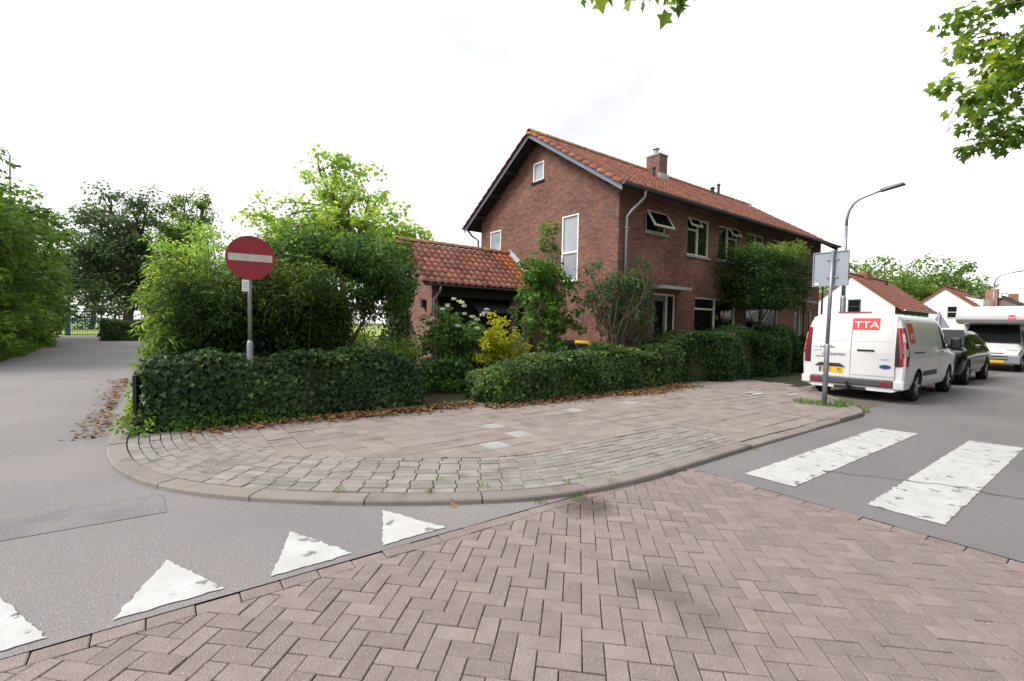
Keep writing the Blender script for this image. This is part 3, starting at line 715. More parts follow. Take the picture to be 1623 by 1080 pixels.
W = frame_on('F', *FH[1], m_cream, m_glass, mull=(4.08,), trans=((3.48, 4.08, 4.83),), open_=(3.45, 4.08, 4.85, 5.2, 30))
W = frame_on('F', *FH[2], m_cream, m_glass, mull=(6.02,), trans=((6.02, 6.64, 4.83),), open_=(6.03, 6.68, 4.85, 5.2, 30))
W = frame_on('F', *FH[3], m_cream, m_glass, mull=(8.05,))
W = frame_on('F', *FH[4], m_cream, m_glass, mull=(10.15,))
W = frame_on('F', *FH[6], m_cream, m_glass, mull=(5.3,), trans=((4.04, 5.3, 2.2),))
W = frame_on('F', *FH[7], m_cream, m_glass, mull=(8.8,))
W = frame_on('F', *FH[9], m_cream, m_glass)
W = frame_on('G', *GH[0], m_white, m_glass_pale, trans=((1.68, 2.34, 3.89),), d=.05)
lat = MB()
for k in range(-12, 16):            # diamond leading of the tall stair window
    for sg in (1, -1):
        pts = []
        for t in np.linspace(0, 1, 30):
            u = 1.68+.66*t; v = 3.0+k*.17+(u-1.68)*1.5*sg+(1.0 if sg < 0 else 0)
            if 3.01 < v < 3.86: pts.append((.052, u, v))
        if len(pts) > 2: lat.tube([pts[0], pts[-1]], .0045, 4)
lat.obj('leading', m_lead, W)
W = frame_on('G', *GH[1], m_white, m_glass_pale, d=.05)
W = frame_on('G', *GH[2], m_white, m_glass_pale, d=.05)
s = MB(); s.add([(.02, 5.9, 4.47), (.02, 6.5, 4.47), (-.02+.16, 6.5, 5.12), (.14, 5.9, 5.12)], [(0, 1, 2, 3)]); s.obj('pane', m_glass_pale, W)
# doors and canopies
def door(x0, x1, z1):
    mb = MB(); mb.box(x0, x0+.07, .08, .15, .2, z1); mb.box(x1-.07, x1, .08, .15, .2, z1); mb.box(x0+.07, x1-.07, .081, .15, z1-.07, z1)
    xm = x0+.82; mb.box(xm-.03, xm+.03, .082, .15, .2, z1-.07)
    f = mb.obj('door', m_cream, house)
    p = MB(); p.box(x0+.07, xm-.03, .1, .14, .2, z1-.07); p.obj('door_leaf', mat('door_grey', (.12, .12, .11), .5), f)
    p = MB(); p.box(x0+.2, xm-.16, .094, .099, 1.0, z1-.25); p.obj('pane', m_glass, f)
    p = MB(); p.box(xm+.03, x1-.07, .1, .14, .2, z1-.07); p.obj('side_pane', m_glass, f)
    p = MB(); p.tube([(x0+.75, .06, 1.15), (x0+.63, .06, 1.15)], .012, 6); p.obj('handle', m_chrome, f)
    p = MB(); p.box(x0-.13, x1+.13, -.45, -.003, z1+.1, z1+.2); p.obj('canopy', m_concrete, house)
door(1.7, 2.95, 2.62); door(11.7, 12.75, 2.62)
MB().box(.82, .97, -.06, -.003, 1.75, 2.15).obj('letter_box', m_white, house)
MB().box(1.28, 1.56, -.03, -.003, 2.2, 2.45).obj('number_plate', mat('enamel_blue', (.03, .05, .09), .4), house)
# roof: deck, barge boards, purlin ends
ov = .5
deck = MB()
for y0, y1 in ((-.5, 3.6), (3.6, 7.7)):
    z0, z1 = roofz(y0+1e-4 if y0 > 0 else y0), roofz(y1-1e-4 if y1 > 4 else 3.6-1e-4)
    if y0 > 0: z0, z1 = roofz(3.6), roofz(7.7)
    deck.add([(-ov+.02, y0, z0), (HL+ov-.02, y0, z0), (HL+ov-.02, y1, z1), (-ov+.02, y1, z1), (-ov+.02, y0, z0-.05), (HL+ov-.02, y0, z0-.05), (HL+ov-.02, y1, z1-.05), (-ov+.02, y1, z1-.05)],
             [(0,1,2,3),(7,6,5,4),(0,4,5,1),(1,5,6,2),(2,6,7,3),(3,7,4,0)])
roof = deck.obj('roof', m_darkwood, house)
for xe in (-ov, HL+ov):
    for y0, y1 in ((-.52, 3.6), (7.72, 3.6)):
        z0, z1 = roofz(y0 if y0 < 3 else y0)-.0, roofz(3.6)
        mb = MB(); x0, x1 = xe-.012, xe+.012
        mb.add([(x0, y0, z0-.16), (x1, y0, z0-.16), (x1, y1, z1-.16), (x0, y1, z1-.16), (x0, y0, z0+.02), (x1, y0, z0+.02), (x1, y1, z1+.02), (x0, y1, z1+.02)], [(0,3,2,1),(4,5,6,7),(0,1,5,4),(1,2,6,5),(2,3,7,6),(3,0,4,7)])
        mb.obj('barge_board', m_barge, roof)
for y in (.2, 1.2, 2.3, 4.9, 5.9, 6.9):
    mb = MB(); z = roofz(y)-.05; mb.box(-.46, -.003, y-.05, y+.05, z-.17, z-.03); mb.obj('purlin_end', m_darkwood, roof)
# pantiles
def pantile(wd, ln, th=.012, amp=.028):
    ys = np.linspace(0, 1, 7); v = []; prof = []
    for t in ys: prof.append(((t-.5)*wd*1.08, amp*math.sin((t*1.0)*2*math.pi-.6)))
    for yy, lift in ((0, .022), (ln*1.12, 0)):
        for x, z in prof: v.append((x, yy, z+lift))
    for x, z in prof: v.append((x, 0, z+.022-th-.014))
    n = 7; f = [(i, i+1, n+i+1, n+i) for i in range(6)]+[(2*n+i, 2*n+i+1, i+1, i) for i in range(6)]
    return v, f
def tile_roof(parent, x0, x1, y0, z0, slope, length, wd, ln, mt, limit, vergemat=None, ang_sign=1, newmat=None, newrule=None):
    a = math.atan(slope); v, f = pantile(wd, ln)
    me = bpy.data.meshes.new('roof_tile'); me.from_pydata(v, [], f); me.materials.append(mt); me.polygons.foreach_set('use_smooth', [True]*len(f))
    me2 = None
    if newmat: me2 = me.copy(); me2.materials.clear(); me2.materials.append(newmat)
    nc = int(round((x1-x0)/wd)); nr = int(round(length/ln)); items = []
    for r in range(nr):
        for c in range(nc):
            x = x0+(c+.5)*wd; s = r*ln; p = (x, y0+ang_sign*s*math.cos(a), z0+s*math.sin(a)+.03)
            items.append((np.linalg.norm(np.array(p)-CAM), p, r, c))
    items.sort(key=lambda t: t[0]); V = []; F = []; T = []; ct = 0
    o3 = origin(parent)
    for k, (d, p, r, c) in enumerate(items):
        m4 = Matrix.Translation(Vector(p)+Vector((random.gauss(0, .003), 0, random.gauss(0, .003)))) @ (Matrix.Rotation(a, 4, 'X') if ang_sign > 0 else Matrix.Rotation(math.pi, 4, 'Z') @ Matrix.Rotation(a, 4, 'X')) @ Matrix.Rotation(random.gauss(0, .012), 4, 'Z')
        if k < limit:
            o = link('roof_tile', me2 if (newrule and newrule(r, c, nr, nc)) else me, None, parent); o.matrix_local = Matrix.Translation(-o3) @ m4
        else:
            n = len(V); V += [tuple(m4 @ Vector(q)) for q in v]; F += [tuple(i+n for i in q) for q in f]; T += [random.random()]*len(f)
    if V:
        o = mesh('roof_tiles', V, F, mt, parent, smooth=True); o['kind'] = 'stuff'
        at = o.data.attributes.new('tint', 'FLOAT', 'FACE'); at.data.foreach_set('value', T)
rl = math.hypot(4.1, 4.1*SL)
tile_roof(roof, -ov+.06, HL+ov-.06, -.52, 5.42, SL, rl, .205, .345, m_rooft, 290)
tile_roof(roof, -ov+.06, HL+ov-.06, 7.72, 5.42, SL, rl, .205, .345, m_rooft, 0, ang_sign=-1)
def half_round(p0, p1, r, th=.015, n=7, flip=False):
    """half-round shell from p0 to p1, convex up"""
    p0 = Vector(p0); p1 = Vector(p1); d = (p1-p0).normalized(); s = d.cross(Vector((0, 0, 1))).normalized(); u = s.cross(d)
    vs = []
    for p, k in ((p0, 1.06), (p1, .96)):
        for i in range(n):
            t = math.pi*i/(n-1); vs.append(p+s*math.cos(t)*r*k+u*math.sin(t)*r*k)
    f = [(i, i+1, n+i+1, n+i) for i in range(n-1)]
    vs += [v-u*th*2 for v in vs[:n]]; f += [(2*n+i, 2*n+i+1, i+1, i) for i in range(n-1)]
    return vs, f
for k in range(int((HL+2*ov)/.38)):
    x = -ov-.02+k*.38; v, f = half_round((x, 3.6, roofz(3.6)+.03), (x+.41, 3.6, roofz(3.6)+.03), .12)
    o = mesh('ridge_tile', v, f, m_ridge_moss if k < 2 else m_ridge, roof, smooth=True)
for k in range(14):                    # verge tiles on the gable side, both slopes
    for sg in (0, 1):
        ya = -.52+k*.295; yb = ya+.33
        if sg: ya, yb = 7.2-ya, 7.2-yb
        za, zb = roofz(ya)+.03, roofz(yb)+.03
        v, f = half_round((-ov+.0, ya, za-.01), (-ov+.0, yb, zb-.03), .095)
        mesh('verge_tile', v, f, m_ridge_moss if k == 13 else m_rooft, roof, smooth=True)
def gutter(name, p0, p1, r, mt, parent):
    p0 = Vector(p0); p1 = Vector(p1); d = (p1-p0).normalized(); s = d.cross(Vector((0, 0, 1))); n = 9; vs = []
    for p in (p0, p1):
        for rr in (r, r-.008):
            for i in range(n):
                t = math.pi+math.pi*i/(n-1); vs.append(p+s*math.cos(t)*rr+Vector((0, 0, math.sin(t)*rr)))
    f = []
    for i in range(n-1): f += [(i, 2*n+i, 2*n+i+1, i+1), (n+i, n+i+1, 3*n+i+1, 3*n+i)]
    f += [tuple(range(n)), tuple(range(2*n, 3*n))]
    return mesh(name, vs, f, mt, parent, smooth=False)
gutter('gutter', (-ov-.05, -.58, 5.47), (HL+ov+.05, -.58, 5.47), .085, m_gutter, roof)
gutter('gutter', (-ov-.05, 7.78, 5.47), (HL+ov+.05, 7.78, 5.47), .085, m_gutter, roof)
def pipe(pts, r, mt, parent, name='downpipe'):
    mb = MB(); mb.tube(pts, r, 10); return mb.obj(name, mt, parent, smooth=True)
pipe([(.42, -.58, 5.4), (.42, -.56, 5.2), (.30, -.2, 4.86), (.26, -.09, 4.72), (.26, -.075, 4.5), (.26, -.075, .1)], .042, m_zinc, house)
for z in (4.4, 2.6, 1.0): MB().box(.2, .32, -.13, -.003, z-.02, z+.02).obj('pipe_bracket', m_zinc, house)
pipe([(HL+.3, -.58, 5.4), (HL+.28, -.5, 5.2), (HL+.05, -.14, 4.9), (HL+.05, -.1, .1)], .04, m_gutter, house)
pipe([(-.3, 7.78, 5.4), (-.2, 7.6, 5.15), (-.08, 7.3, 4.95), (-.08, 7.3, .1)], .04, m_gutter, house)
# chimney and vents
ch = MB(); ch.box(5.75, 6.38, 2.85, 3.65, 7.3, 8.75); cho = None
def ubox(name, x0, x1, y0, y1, z0, z1, mt, parent):
    vs = []; fs = []; uv = []
    for pl in ([(x0,y0,z0),(x1,y0,z0),(x1,y0,z1),(x0,y0,z1)], [(x1,y0,z0),(x1,y1,z0),(x1,y1,z1),(x1,y0,z1)], [(x1,y1,z0),(x0,y1,z0),(x0,y1,z1),(x1,y1,z1)], [(x0,y1,z0),(x0,y0,z0),(x0,y0,z1),(x0,y1,z1)], [(x0,y0,z1),(x1,y0,z1),(x1,y1,z1),(x0,y1,z1)]):
        n = len(vs); vs += pl; fs.append((n, n+1, n+2, n+3)); uv += [(p[0]+p[1], p[2]) for p in pl]
    return mesh(name, vs, fs, mt, parent, uv=uv)
cho = ubox('chimney', 5.8, 6.34, 2.92, 3.56, 7.2, 8.6, m_chim, roof)
MB().box(5.77, 6.37, 2.89, 3.59, 8.601, 8.66).obj('chimney_cap', m_concrete, cho)
mb = MB(); mb.tube([(5.95, 3.2, 8.66), (5.95, 3.2, 8.85)], .1, 10); mb.tube([(5.95, 3.2, 8.88), (5.95, 3.2, 8.93)], .14, 10); mb.obj('chimney_pot', m_zinc, cho)
MB().box(5.76, 6.38, 2.86, 2.918, 7.62, 7.85).obj('flashing', m_lead, cho)
def vent(x, y, h, r):
    z = roofz(y); mb = MB(); mb.tube([(x, y, z-.05), (x, y, z+h)], r, 10); mb.tube([(x, y, z+h), (x, y, z+h+.03), (x, y, z+h+.09)], [r*1.5, r*1.5, r*.6], 10); mb.obj('vent_pipe', m_black, roof)
vent(4.9, 2.5, .38, .06); vent(10.3, 3.2, .3, .08); vent(11.0, 3.3, .55, .06)

# ------------------------------------------------------------------ garage
gar = empty('garage', (-4.2, 3.5, .07), 'single-storey brick garage with orange pantile roof joined to the gable', 'garage')
GS = .78
def gz(y): return 2.70+GS*(y-3.35) if y < 5.2 else 2.70+GS*(7.05-y)
ubox('wall', -4.05, -3.85, 3.62, 6.9, .05, 2.72, m_brick_g, gar)
mesh('gable_wall', [(-4.05, 3.62, 2.722), (-4.05, 6.8, 2.722), (-4.05, 5.2, gz(5.2)-.12)], [(0, 1, 2)], m_brick_g, gar, uv=[(3.62, 2.72), (6.8, 2.72), (5.2, 4.0)])
ubox('wall', -.95, -.12, 3.75, 3.9, .05, 2.6, m_brick_g, gar)
ubox('wall', -3.84, -.1, 6.7, 6.9, .05, 2.7, m_brick_g, gar)
MB().box(-3.84, -.05, 3.62, 3.75, 2.35, 2.66).obj('lintel', m_darkwood, gar)
MB().box(-3.84, -.96, 4.3, 4.35, .05, 2.5).obj('back_panel', m_darkwood, gar)
mb = MB(); mb.add([(-2.4, 3.6, 1.95), (-1.0, 3.6, 1.95), (-1.0, 4.2, 2.3), (-2.4, 4.2, 2.3), (-2.4, 3.6, 1.9), (-1.0, 3.6, 1.9), (-1.0, 4.2, 2.25), (-2.4, 4.2, 2.25)], [(0,1,2,3),(7,6,5,4),(0,4,5,1),(1,5,6,2),(2,6,7,3),(3,7,4,0)])
mb.obj('tilted_door', m_bumper, gar)
mb = MB(); mb.box(-.88, -.2, 3.69, 3.745, .1, 2.3); d_ = mb.obj('door', mat('garage_door_grey', (.16, .16, .155), .5), gar)
MB().box(-.80, -.5, 3.68, 3.689, 1.1, 2.1).obj('pane', m_glass, d_)
mb = MB()
for ya, yb in ((3.35, 5.2), (5.2, 7.05)):
    za, zb = (gz(3.35), gz(5.2)) if ya < 4 else (gz(5.2), gz(7.05))
    mb.add([(-4.45, ya, za), (-.02, ya, za), (-.02, yb, zb), (-4.45, yb, zb), (-4.45, ya, za-.06), (-.02, ya, za-.06), (-.02, yb, zb-.06), (-4.45, yb, zb-.06)], [(0,1,2,3),(7,6,5,4),(0,4,5,1),(1,5,6,2),(2,6,7,3),(3,7,4,0)])
groof = mb.obj('roof', m_darkwood, gar)
gl = math.hypot(1.85, 1.85*GS)
tile_roof(groof, -4.42, -.06, 3.33, 2.70, GS, gl, .235, .28, m_rooft_g, 290, newmat=m_rooft_new, newrule=lambda r, c, nr, nc: c > nc-4 and random.random() < .85)
tile_roof(groof, -4.42, -.06, 7.07, 2.70, GS, gl, .235, .28, m_rooft_g, 0, ang_sign=-1)
for k in range(11):
    x = -4.5+k*.405; v, f = half_round((x, 5.2, gz(5.2)+.03), (x+.43, 5.2, gz(5.2)+.03), .11); mesh('ridge_tile', v, f, m_ridge, groof, smooth=True)
for k in range(8):
    ya = 3.33+k*.23; v, f = half_round((-4.44, ya, gz(ya)+.02), (-4.44, ya+.26, gz(ya+.26)), .085); mesh('verge_tile', v, f, m_rooft_g, groof, smooth=True)
mb = MB()
for k in range(6):
    y = 3.35+k*.37; y2 = min(y+.4, 5.25); mb.add([(-.14, y, gz(y)+.09), (-.01, y, gz(y)+.22), (-.01, y2, gz(min(y2, 5.19))+.22), (-.14, y2, gz(min(y2, 5.19))+.09)], [(0, 1, 2, 3)])
mb.obj('lead_flashing', m_lead, groof)
gutter('gutter', (-4.5, 3.26, 2.68), (-.02, 3.26, 2.68), .06, m_gutter, groof)
pipe([(-3.95, 3.26, 2.62), (-3.95, 3.32, 2.45), (-4.0, 3.55, 2.25), (-4.0, 3.57, .1)], .035, m_zinc, gar)
mb = MB(); mb.box(-4.17, -4.053, 4.0, 4.13, 2.0, 2.25); mb.obj('wall_lamp', m_black, gar)

# ------------------------------------------------------------------ hedges and garden plants
hedge('ivy_hedge', 'dark ivy-covered low hedge behind the no-entry sign', 'hedge', -10.72, -6.85, -1.42, -.75, .95, .98, PZ, 2300, .062, 'ivy', l_ivy, .05, hf=lambda x: 1-.35*np.exp(-((x+6.75)/.35)**2)-.12*np.exp(-((x+10.72)/.3)**2)+.05*np.sin(x*2.7))
hedge('ivy_hedge', 'lighter ivy-covered low hedge right of the garden path', 'hedge', -5.65, .55, -1.95, -1.0, .84, .94, PZ, 2300, .062, 'ivy', l_ivy2, .06, hf=lambda x: 1-.42*np.exp(-((x+5.7)/.75)**2)+.06*np.sin(x*2.2+1), yf=lambda x: -.14*np.exp(-((x+4.2)/1.5)**2)+.10*np.clip(x+1, 0, 2)**1.5)
hedge('beech_hedge', 'tall dark beech hedge in front of the house facade', 'hedge', .6, 8.2, -2.0, -.9, 1.32, 1.4, PZ, 1900, .075, 'oval', l_beech, .075, hf=lambda x: 1+.09*np.sin(x*2.1)+.06*np.sin(x*5.3+1)-.15*np.exp(-((x-.6)/.5)**2), yf=lambda x: .25*np.exp(-((x-.6)/.8)**2)+.1*np.sin(x*1.9))
hedge('low_clipped_hedge', 'low clipped box hedge beside the park gate', 'hedge', -13.4, -9.8, 29.7, 31, 1.35, 1.3, 0, 420, .13, 'oval', l_beech, .06)
# end board at the left end of the ivy hedge
mb = MB(); mb.box(-10.86, -10.82, -1.2, -.55, .07, .78); tag(mb.obj('edging_board', m_green_p), 'dark green upright board at left end of ivy hedge', 'board')
# bamboo
def bamboo():
    o = empty('bamboo', (-9.2, .2, PZ), 'dense bamboo thicket rising behind the dark ivy hedge', 'bamboo')
    mb = MB(); C = []
    for i in range(250):
        x = random.uniform(-10.5, -7.7); y = random.uniform(-.6, 1.2); h = random.uniform(1.75, 2.5)*(1-.12*max(0, x+8.4)); dx, dy = random.gauss(0, .18), random.gauss(-.12, .15)
        pts = [(x+dx*t*t, y+dy*t*t, PZ+h*t) for t in np.linspace(0, 1, 6)]; (mb.tube(pts, [.009, .009, .008, .006, .005, .003], 5) if i % 3 == 0 else None)
        for t in RNG.uniform(.22, 1.02, 15): C.append((x+dx*t*t+random.gauss(0, .06), y+dy*t*t+random.gauss(0, .06), PZ+h*t))
    mb.obj('canes', m_barkl, o, smooth=True)
    C = np.array(C); foliage('leaves', C, .18, 18, .115, 'lance', l_bamboo, o, up=.7, flat=.9, droop=.45, tint0=np.repeat((C[:, 2]-1.9)*.24-.08, 18))  # tint rises with height: bright top and shaded foot painted into the leaves
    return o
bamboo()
tree('laurel_shrub', (-10.6, .9, 0), 'bright yellow-green long-leaved shrub overhanging the side street', 'shrub', [(-10.55, .3, 1.25, .3, 1.0, 1.0), (-10.35, .6, 2.0, .4, .9, .55)], 110, 30, .17, .13, 'long', l_laurel, tr=.02, stems=3, nlimb=14, spread=.06, trunk_top=(-10.6, .8, 1.6), droop=.5)
tree('robinia_shrub', (-9.7, 4.4, 0), 'feathery light green small tree behind the bamboo', 'tree', [(-9.7, 4.4, 2.9, 1.1, 1.3, 1.0), (-10.2, 3.6, 2.0, .6, .9, .8), (-8.9, 5, 2.6, .8, 1, .8)], 150, 40, .28, .085, 'oval', l_robin, tr=.06, stems=3, nlimb=40, trunk_top=(-9.7, 4.4, 2.4))
tree('multi_stem_tree', (-7.6, .6, PZ), 'dark green multi-stemmed small tree between bamboo and garage', 'tree', [(-7.6, .7, 2.75, 1.25, 1.0, .8), (-8.6, .9, 2.5, .8, .8, .65), (-6.7, .9, 2.3, .7, .7, .65)], 250, 66, .25, .09, 'oval', l_mid, bark=m_barkl, tr=.035, stems=7, nlimb=60, trunk_top=(-7.6, .7, 2.2), spread=.28, bias=.6)
tree('plane_tree', (-3.2, 14.2, 0), 'tall pale yellow-green tree rising behind the garage', 'tree', [(-3.2, 14.2, 6.0, 3.9, 3.6, 2.2), (-3.6, 14.2, 8.0, 2.0, 2.0, 1.7), (-.6, 13.8, 5.6, 1.6, 1.6, 1.6), (-6.0, 14.5, 5.5, 1.7, 1.7, 1.6)], 210, 48, .55, .17, 'star', l_plane, tr=.2, nlimb=60, trunk_top=(-3.3, 14.2, 7.6), bias=.6)
tree('backdrop_shrub', (-8.7, 4.2, PZ), 'big green bush behind the bamboo thicket', 'bush', [(-8.7, 4.2, 1.6, 1.3, 1.0, 1.4)], 130, 46, .3, .1, 'oval', l_mid, tr=.04, stems=5, nlimb=30, trunk_top=(-8.7, 4.2, 1.4))
tree('backdrop_shrub', (-6.6, 5.2, PZ), 'broad green bush in the garden left of the garage', 'bush', [(-6.6, 5.2, 1.0, 1.3, .9, .95)], 110, 46, .3, .1, 'oval', l_robin, tr=.04, stems=5, nlimb=30, trunk_top=(-6.6, 5.2, 1.0))
# ivy column
def ivy_column():
    o = empty('ivy_column', (-5.35, 3.1, PZ), 'ivy-clad dark trunk beside the garage end wall', 'tree')
    mb = MB(); mb.tube([(-5.35, 3.1, 0), (-5.33, 3.1, 1.5), (-5.36, 3.12, 3.4)], [.2, .17, .1], 8); mb.obj('trunk', m_bark, o, smooth=True)
    n = 4200; z = RNG.uniform(.3, 3.75, n); a = RNG.uniform(0, 6.28, n); r = .28+.1*np.sin(z*3+a*2)+RNG.normal(0, .05, n)
    P = np.stack([-5.35+r*np.cos(a)*1.25, 3.1+r*np.sin(a), z], 1); N = np.stack([np.cos(a), np.sin(a), np.full(n, .3)], 1)+rvec(n)*.5
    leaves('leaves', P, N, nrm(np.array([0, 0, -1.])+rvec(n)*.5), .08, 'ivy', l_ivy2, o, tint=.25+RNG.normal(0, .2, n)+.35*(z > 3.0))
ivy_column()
hy = tree('hydrangea_bush', (-5.0, .7, PZ), 'rounded hydrangea bush with white flower heads before the garage', 'bush', [(-5.0, .7, 1.1, .85, .8, .85), (-4.6, .5, .8, .6, .6, .6)], 120, 34, .2, .11, 'oval', l_mid, tr=.02, stems=8, nlimb=50, trunk_top=(-5, .7, 1.1), spread=.3)
C = np.array([(-5.5+.1*i+random.uniform(-.05, .05), .1+random.uniform(-.1, .5), 1.85+.18*math.sin(i*.55)+random.uniform(-.05, .1)) for i in range(11)]+[(-5.75, .3, 1.65), (-5.3, -.05, 1.5), (-4.75, .0, 1.45), (-4.3, .3, 1.9)])
for c_ in C: foliage('flower_head', c_[None], .06, 50, .03, 'oval', l_flower, hy, up=.8, flat=.5)
tree('golden_shrub', (-4.45, -.55, PZ), 'bright yellow-leaved shrub standing behind the right ivy hedge', 'shrub', [(-4.45, -.5, 1.25, .42, .4, .55), (-4.1, -.5, .95, .5, .4, .35), (-4.8, -.45, 1.0, .3, .3, .3)], 70, 26, .15, .085, 'oval', l_yel, tr=.015, stems=5, nlimb=30, trunk_top=(-4.45, -.5, 1.2), spread=.2)
tree('olive_shrub', (-6.6, .55, PZ), 'low yellowish green shrub above the left ivy hedge', 'shrub', [(-6.5, .5, .95, .5, .4, .35)], 50, 26, .15, .07, 'oval', l_laurel, tr=.015, stems=4, nlimb=20, trunk_top=(-6.5, .5, .8), spread=.2)
tree('young_maple', (-2.45, .15, PZ), 'slender young maple tree in front of the tall gable window', 'tree', [(-2.5, .15, 1.9, .95, .8, 1.1), (-2.55, .15, 2.75, .75, .7, .6), (-2.45, .15, 3.75, .28, .28, .5), (-3.0, .1, 2.9, .5, .4, .4), (-1.75, .15, 1.6, .5, .5, .4)], 150, 30, .2, .085, 'star', l_maple, tr=.04, nlimb=60, trunk_top=(-2.45, .15, 3.6), bias=.55)
tree('lilac_shrub', (-.65, -.45, PZ), 'open multi-stemmed grey-green shrub at the house corner', 'shrub', [(-.9, -.4, 2.6, .9, .6, .75), (.1, -.6, 2.7, .75, .5, .75), (-.5, -.4, 1.9, .9, .5, .6)], 150, 28, .2, .085, 'oval', l_lilac, bark=m_barkl, tr=.028, stems=7, nlimb=70, trunk_top=(-.4, -.4, 2.0), spread=.3, bias=.6)
tree('corner_shrub', (.75, -.5, PZ), 'dark leafy shrub beside the front door', 'shrub', [(.6, -.5, 1.6, .35, .3, 1.1)], 45, 18, .17, .08, 'oval', l_lilac, tr=.02, stems=3, nlimb=20, trunk_top=(.6, -.5, 1.8), spread=.15)
def herb(name, label, C, rad, per, size, lm):
    o = empty(name, tuple(C[0][:2])+(PZ,), label, 'plants'); foliage('leaves', np.array(C), rad, per, size, 'oval', lm, o, up=.5, flat=.8, droop=.2); o['kind'] = 'stuff'; return o
herb('ground_cover', 'low bright green herbs growing along the garden path', [(random.uniform(-6.0, -4.4), random.uniform(-.7, 1.0), random.uniform(.12, .4)) for _ in range(90)], .16, 22, .07, l_maple)
herb('ground_cover', 'broad green foliage plants below the hydrangea bush', [(random.uniform(-6.3, -5.0), random.uniform(-.4, .5), random.uniform(.3, .75)) for _ in range(50)], .18, 18, .12, l_mid)
herb('ground_cover', 'weedy green strip at left foot of ivy hedge', [(random.uniform(-10.95, -10.6), random.uniform(-1.6, 1.5), random.uniform(.05, .35)) for _ in range(60)], .1, 26, .05, l_laurel)
herb('ground_cover', 'green creeping weeds round the no-entry signpost', [(-9.6+random.gauss(0, .5), -1.55+random.uniform(-.08, .12), random.uniform(.03, .22)) for _ in range(45)], .11, 22, .05, l_maple)
# clipped pleached tree
def clipped_tree():
    o = tree('clipped_tree', (7.0, -.95, PZ), 'flat-topped clipped tree on a thin trunk before the facade', 'tree', [(7.0, -.95, 3.3, 1.4, .6, .9)], 10, 2, .2, .09, 'oval', l_beech, tr=.07, trunk_top=(7.0, -.95, 3.2), nlimb=10)
    C = np.stack([RNG.uniform(5.0, 9.0, 560), RNG.uniform(-1.8, .0, 560), RNG.uniform(2.4, 4.25, 560)], 1)
    C = C[(np.abs((C[:, 0]-7)/2.05)**4+np.abs((C[:, 2]-3.25)/1.15)**4) < 1]
    foliage('clipped_foliage', C, .25, 30, .085, 'oval', l_beech, o, up=.5)
    T = np.stack([RNG.uniform(5.3, 8.7, 110), RNG.uniform(-1.7, -.1, 110), RNG.uniform(4.1, 4.42, 110)], 1); T[:, 2] += np.where(T[:, 0] > 7.4, RNG.uniform(0, .35, 110), 0)
    foliage('top_shoots', T, .2, 26, .085, 'oval', l_beecht, o, up=.8)
clipped_tree()
# the wall of trees left of the side street
LT = [(-16.8, 13.5, 7.3, 3.3, 'nearest tree in the green row left of the side street'), (-16.8, 18.0, 7.6, 3.3, 'second tree in the green row left of the side street'), (-17.0, 23.5, 7.9, 3.2, 'third tree in the green row left of the side street'), (-17.8, 29, 7.6, 3.0, 'fourth tree in the green row left of the side street'), (-19.4, 35, 7.0, 2.6, 'farthest tree in the green row next to the park gate')]
for x, y, h, r, lab in LT:
    tree('roadside_tree', (x, y, 0), lab, 'tree', [(x, y, h*.62, r, r, h*.36), (x+.7, y, h*.3, r*.75, r, h*.28), (x+1.2, y-.5, 1.2, 1.3, r*.95, 1.2)], 330, 80, .55, .19, 'oval', l_tree, tr=.2, trunk_top=(x, y, h*.7), nlimb=40, group='trees along the side street', bias=.6)
tree('dark_park_tree', (-12.4, 38, 0), 'tall dark bluish tree beyond the low hedge', 'tree', [(-12.4, 38, 8.0, 3.6, 3.6, 3.6), (-12.6, 38, 4.2, 3.6, 3, 2.4), (-14.6, 38, 6, 2, 2, 2)], 260, 56, .8, .26, 'oval', l_dark, tr=.35, trunk_top=(-12.4, 38, 9), nlimb=60, bias=.55)
tree('bronze_park_tree', (-8.8, 37, 0), 'tall lighter green tree right of the dark park tree', 'tree', [(-8.8, 37, 8.2, 2.8, 2.8, 3.4), (-8.6, 37, 4.5, 3.6, 3, 2.8), (-7.6, 36.5, 10.5, .9, .9, 1.6), (-9.3, 36.5, 10.8, .8, .8, 1.5)], 210, 46, .6, .22, 'oval', l_far, tr=.3, trunk_top=(-8.8, 37, 9), nlimb=60, bias=.6)
tree('park_tree', (-4.0, 36, 0), 'green tree far behind the robinia and bamboo', 'tree', [(-4, 36, 5.0, 3.6, 3, 3.2), (-6, 35, 3.5, 2, 2, 2.5)], 140, 36, .7, .24, 'oval', l_tree, tr=.25, trunk_top=(-4, 36, 6), nlimb=30)
for x, y, h, lab in ((-24, 62, 9, 'distant tree across the field left of the gate'), (-31, 64, 8, 'distant tree furthest left across the sports field'), (-17, 66, 10, 'distant tree across the field behind the gate')):
    tree('field_tree', (x, y, 0), lab, 'tree', [(x, y, h*.5, 4.2, 4, h*.5)], 110, 34, 1.0, .4, 'oval', l_dark, tr=.3, trunk_top=(x, y, h*.5), nlimb=20, group='trees across the sports field')

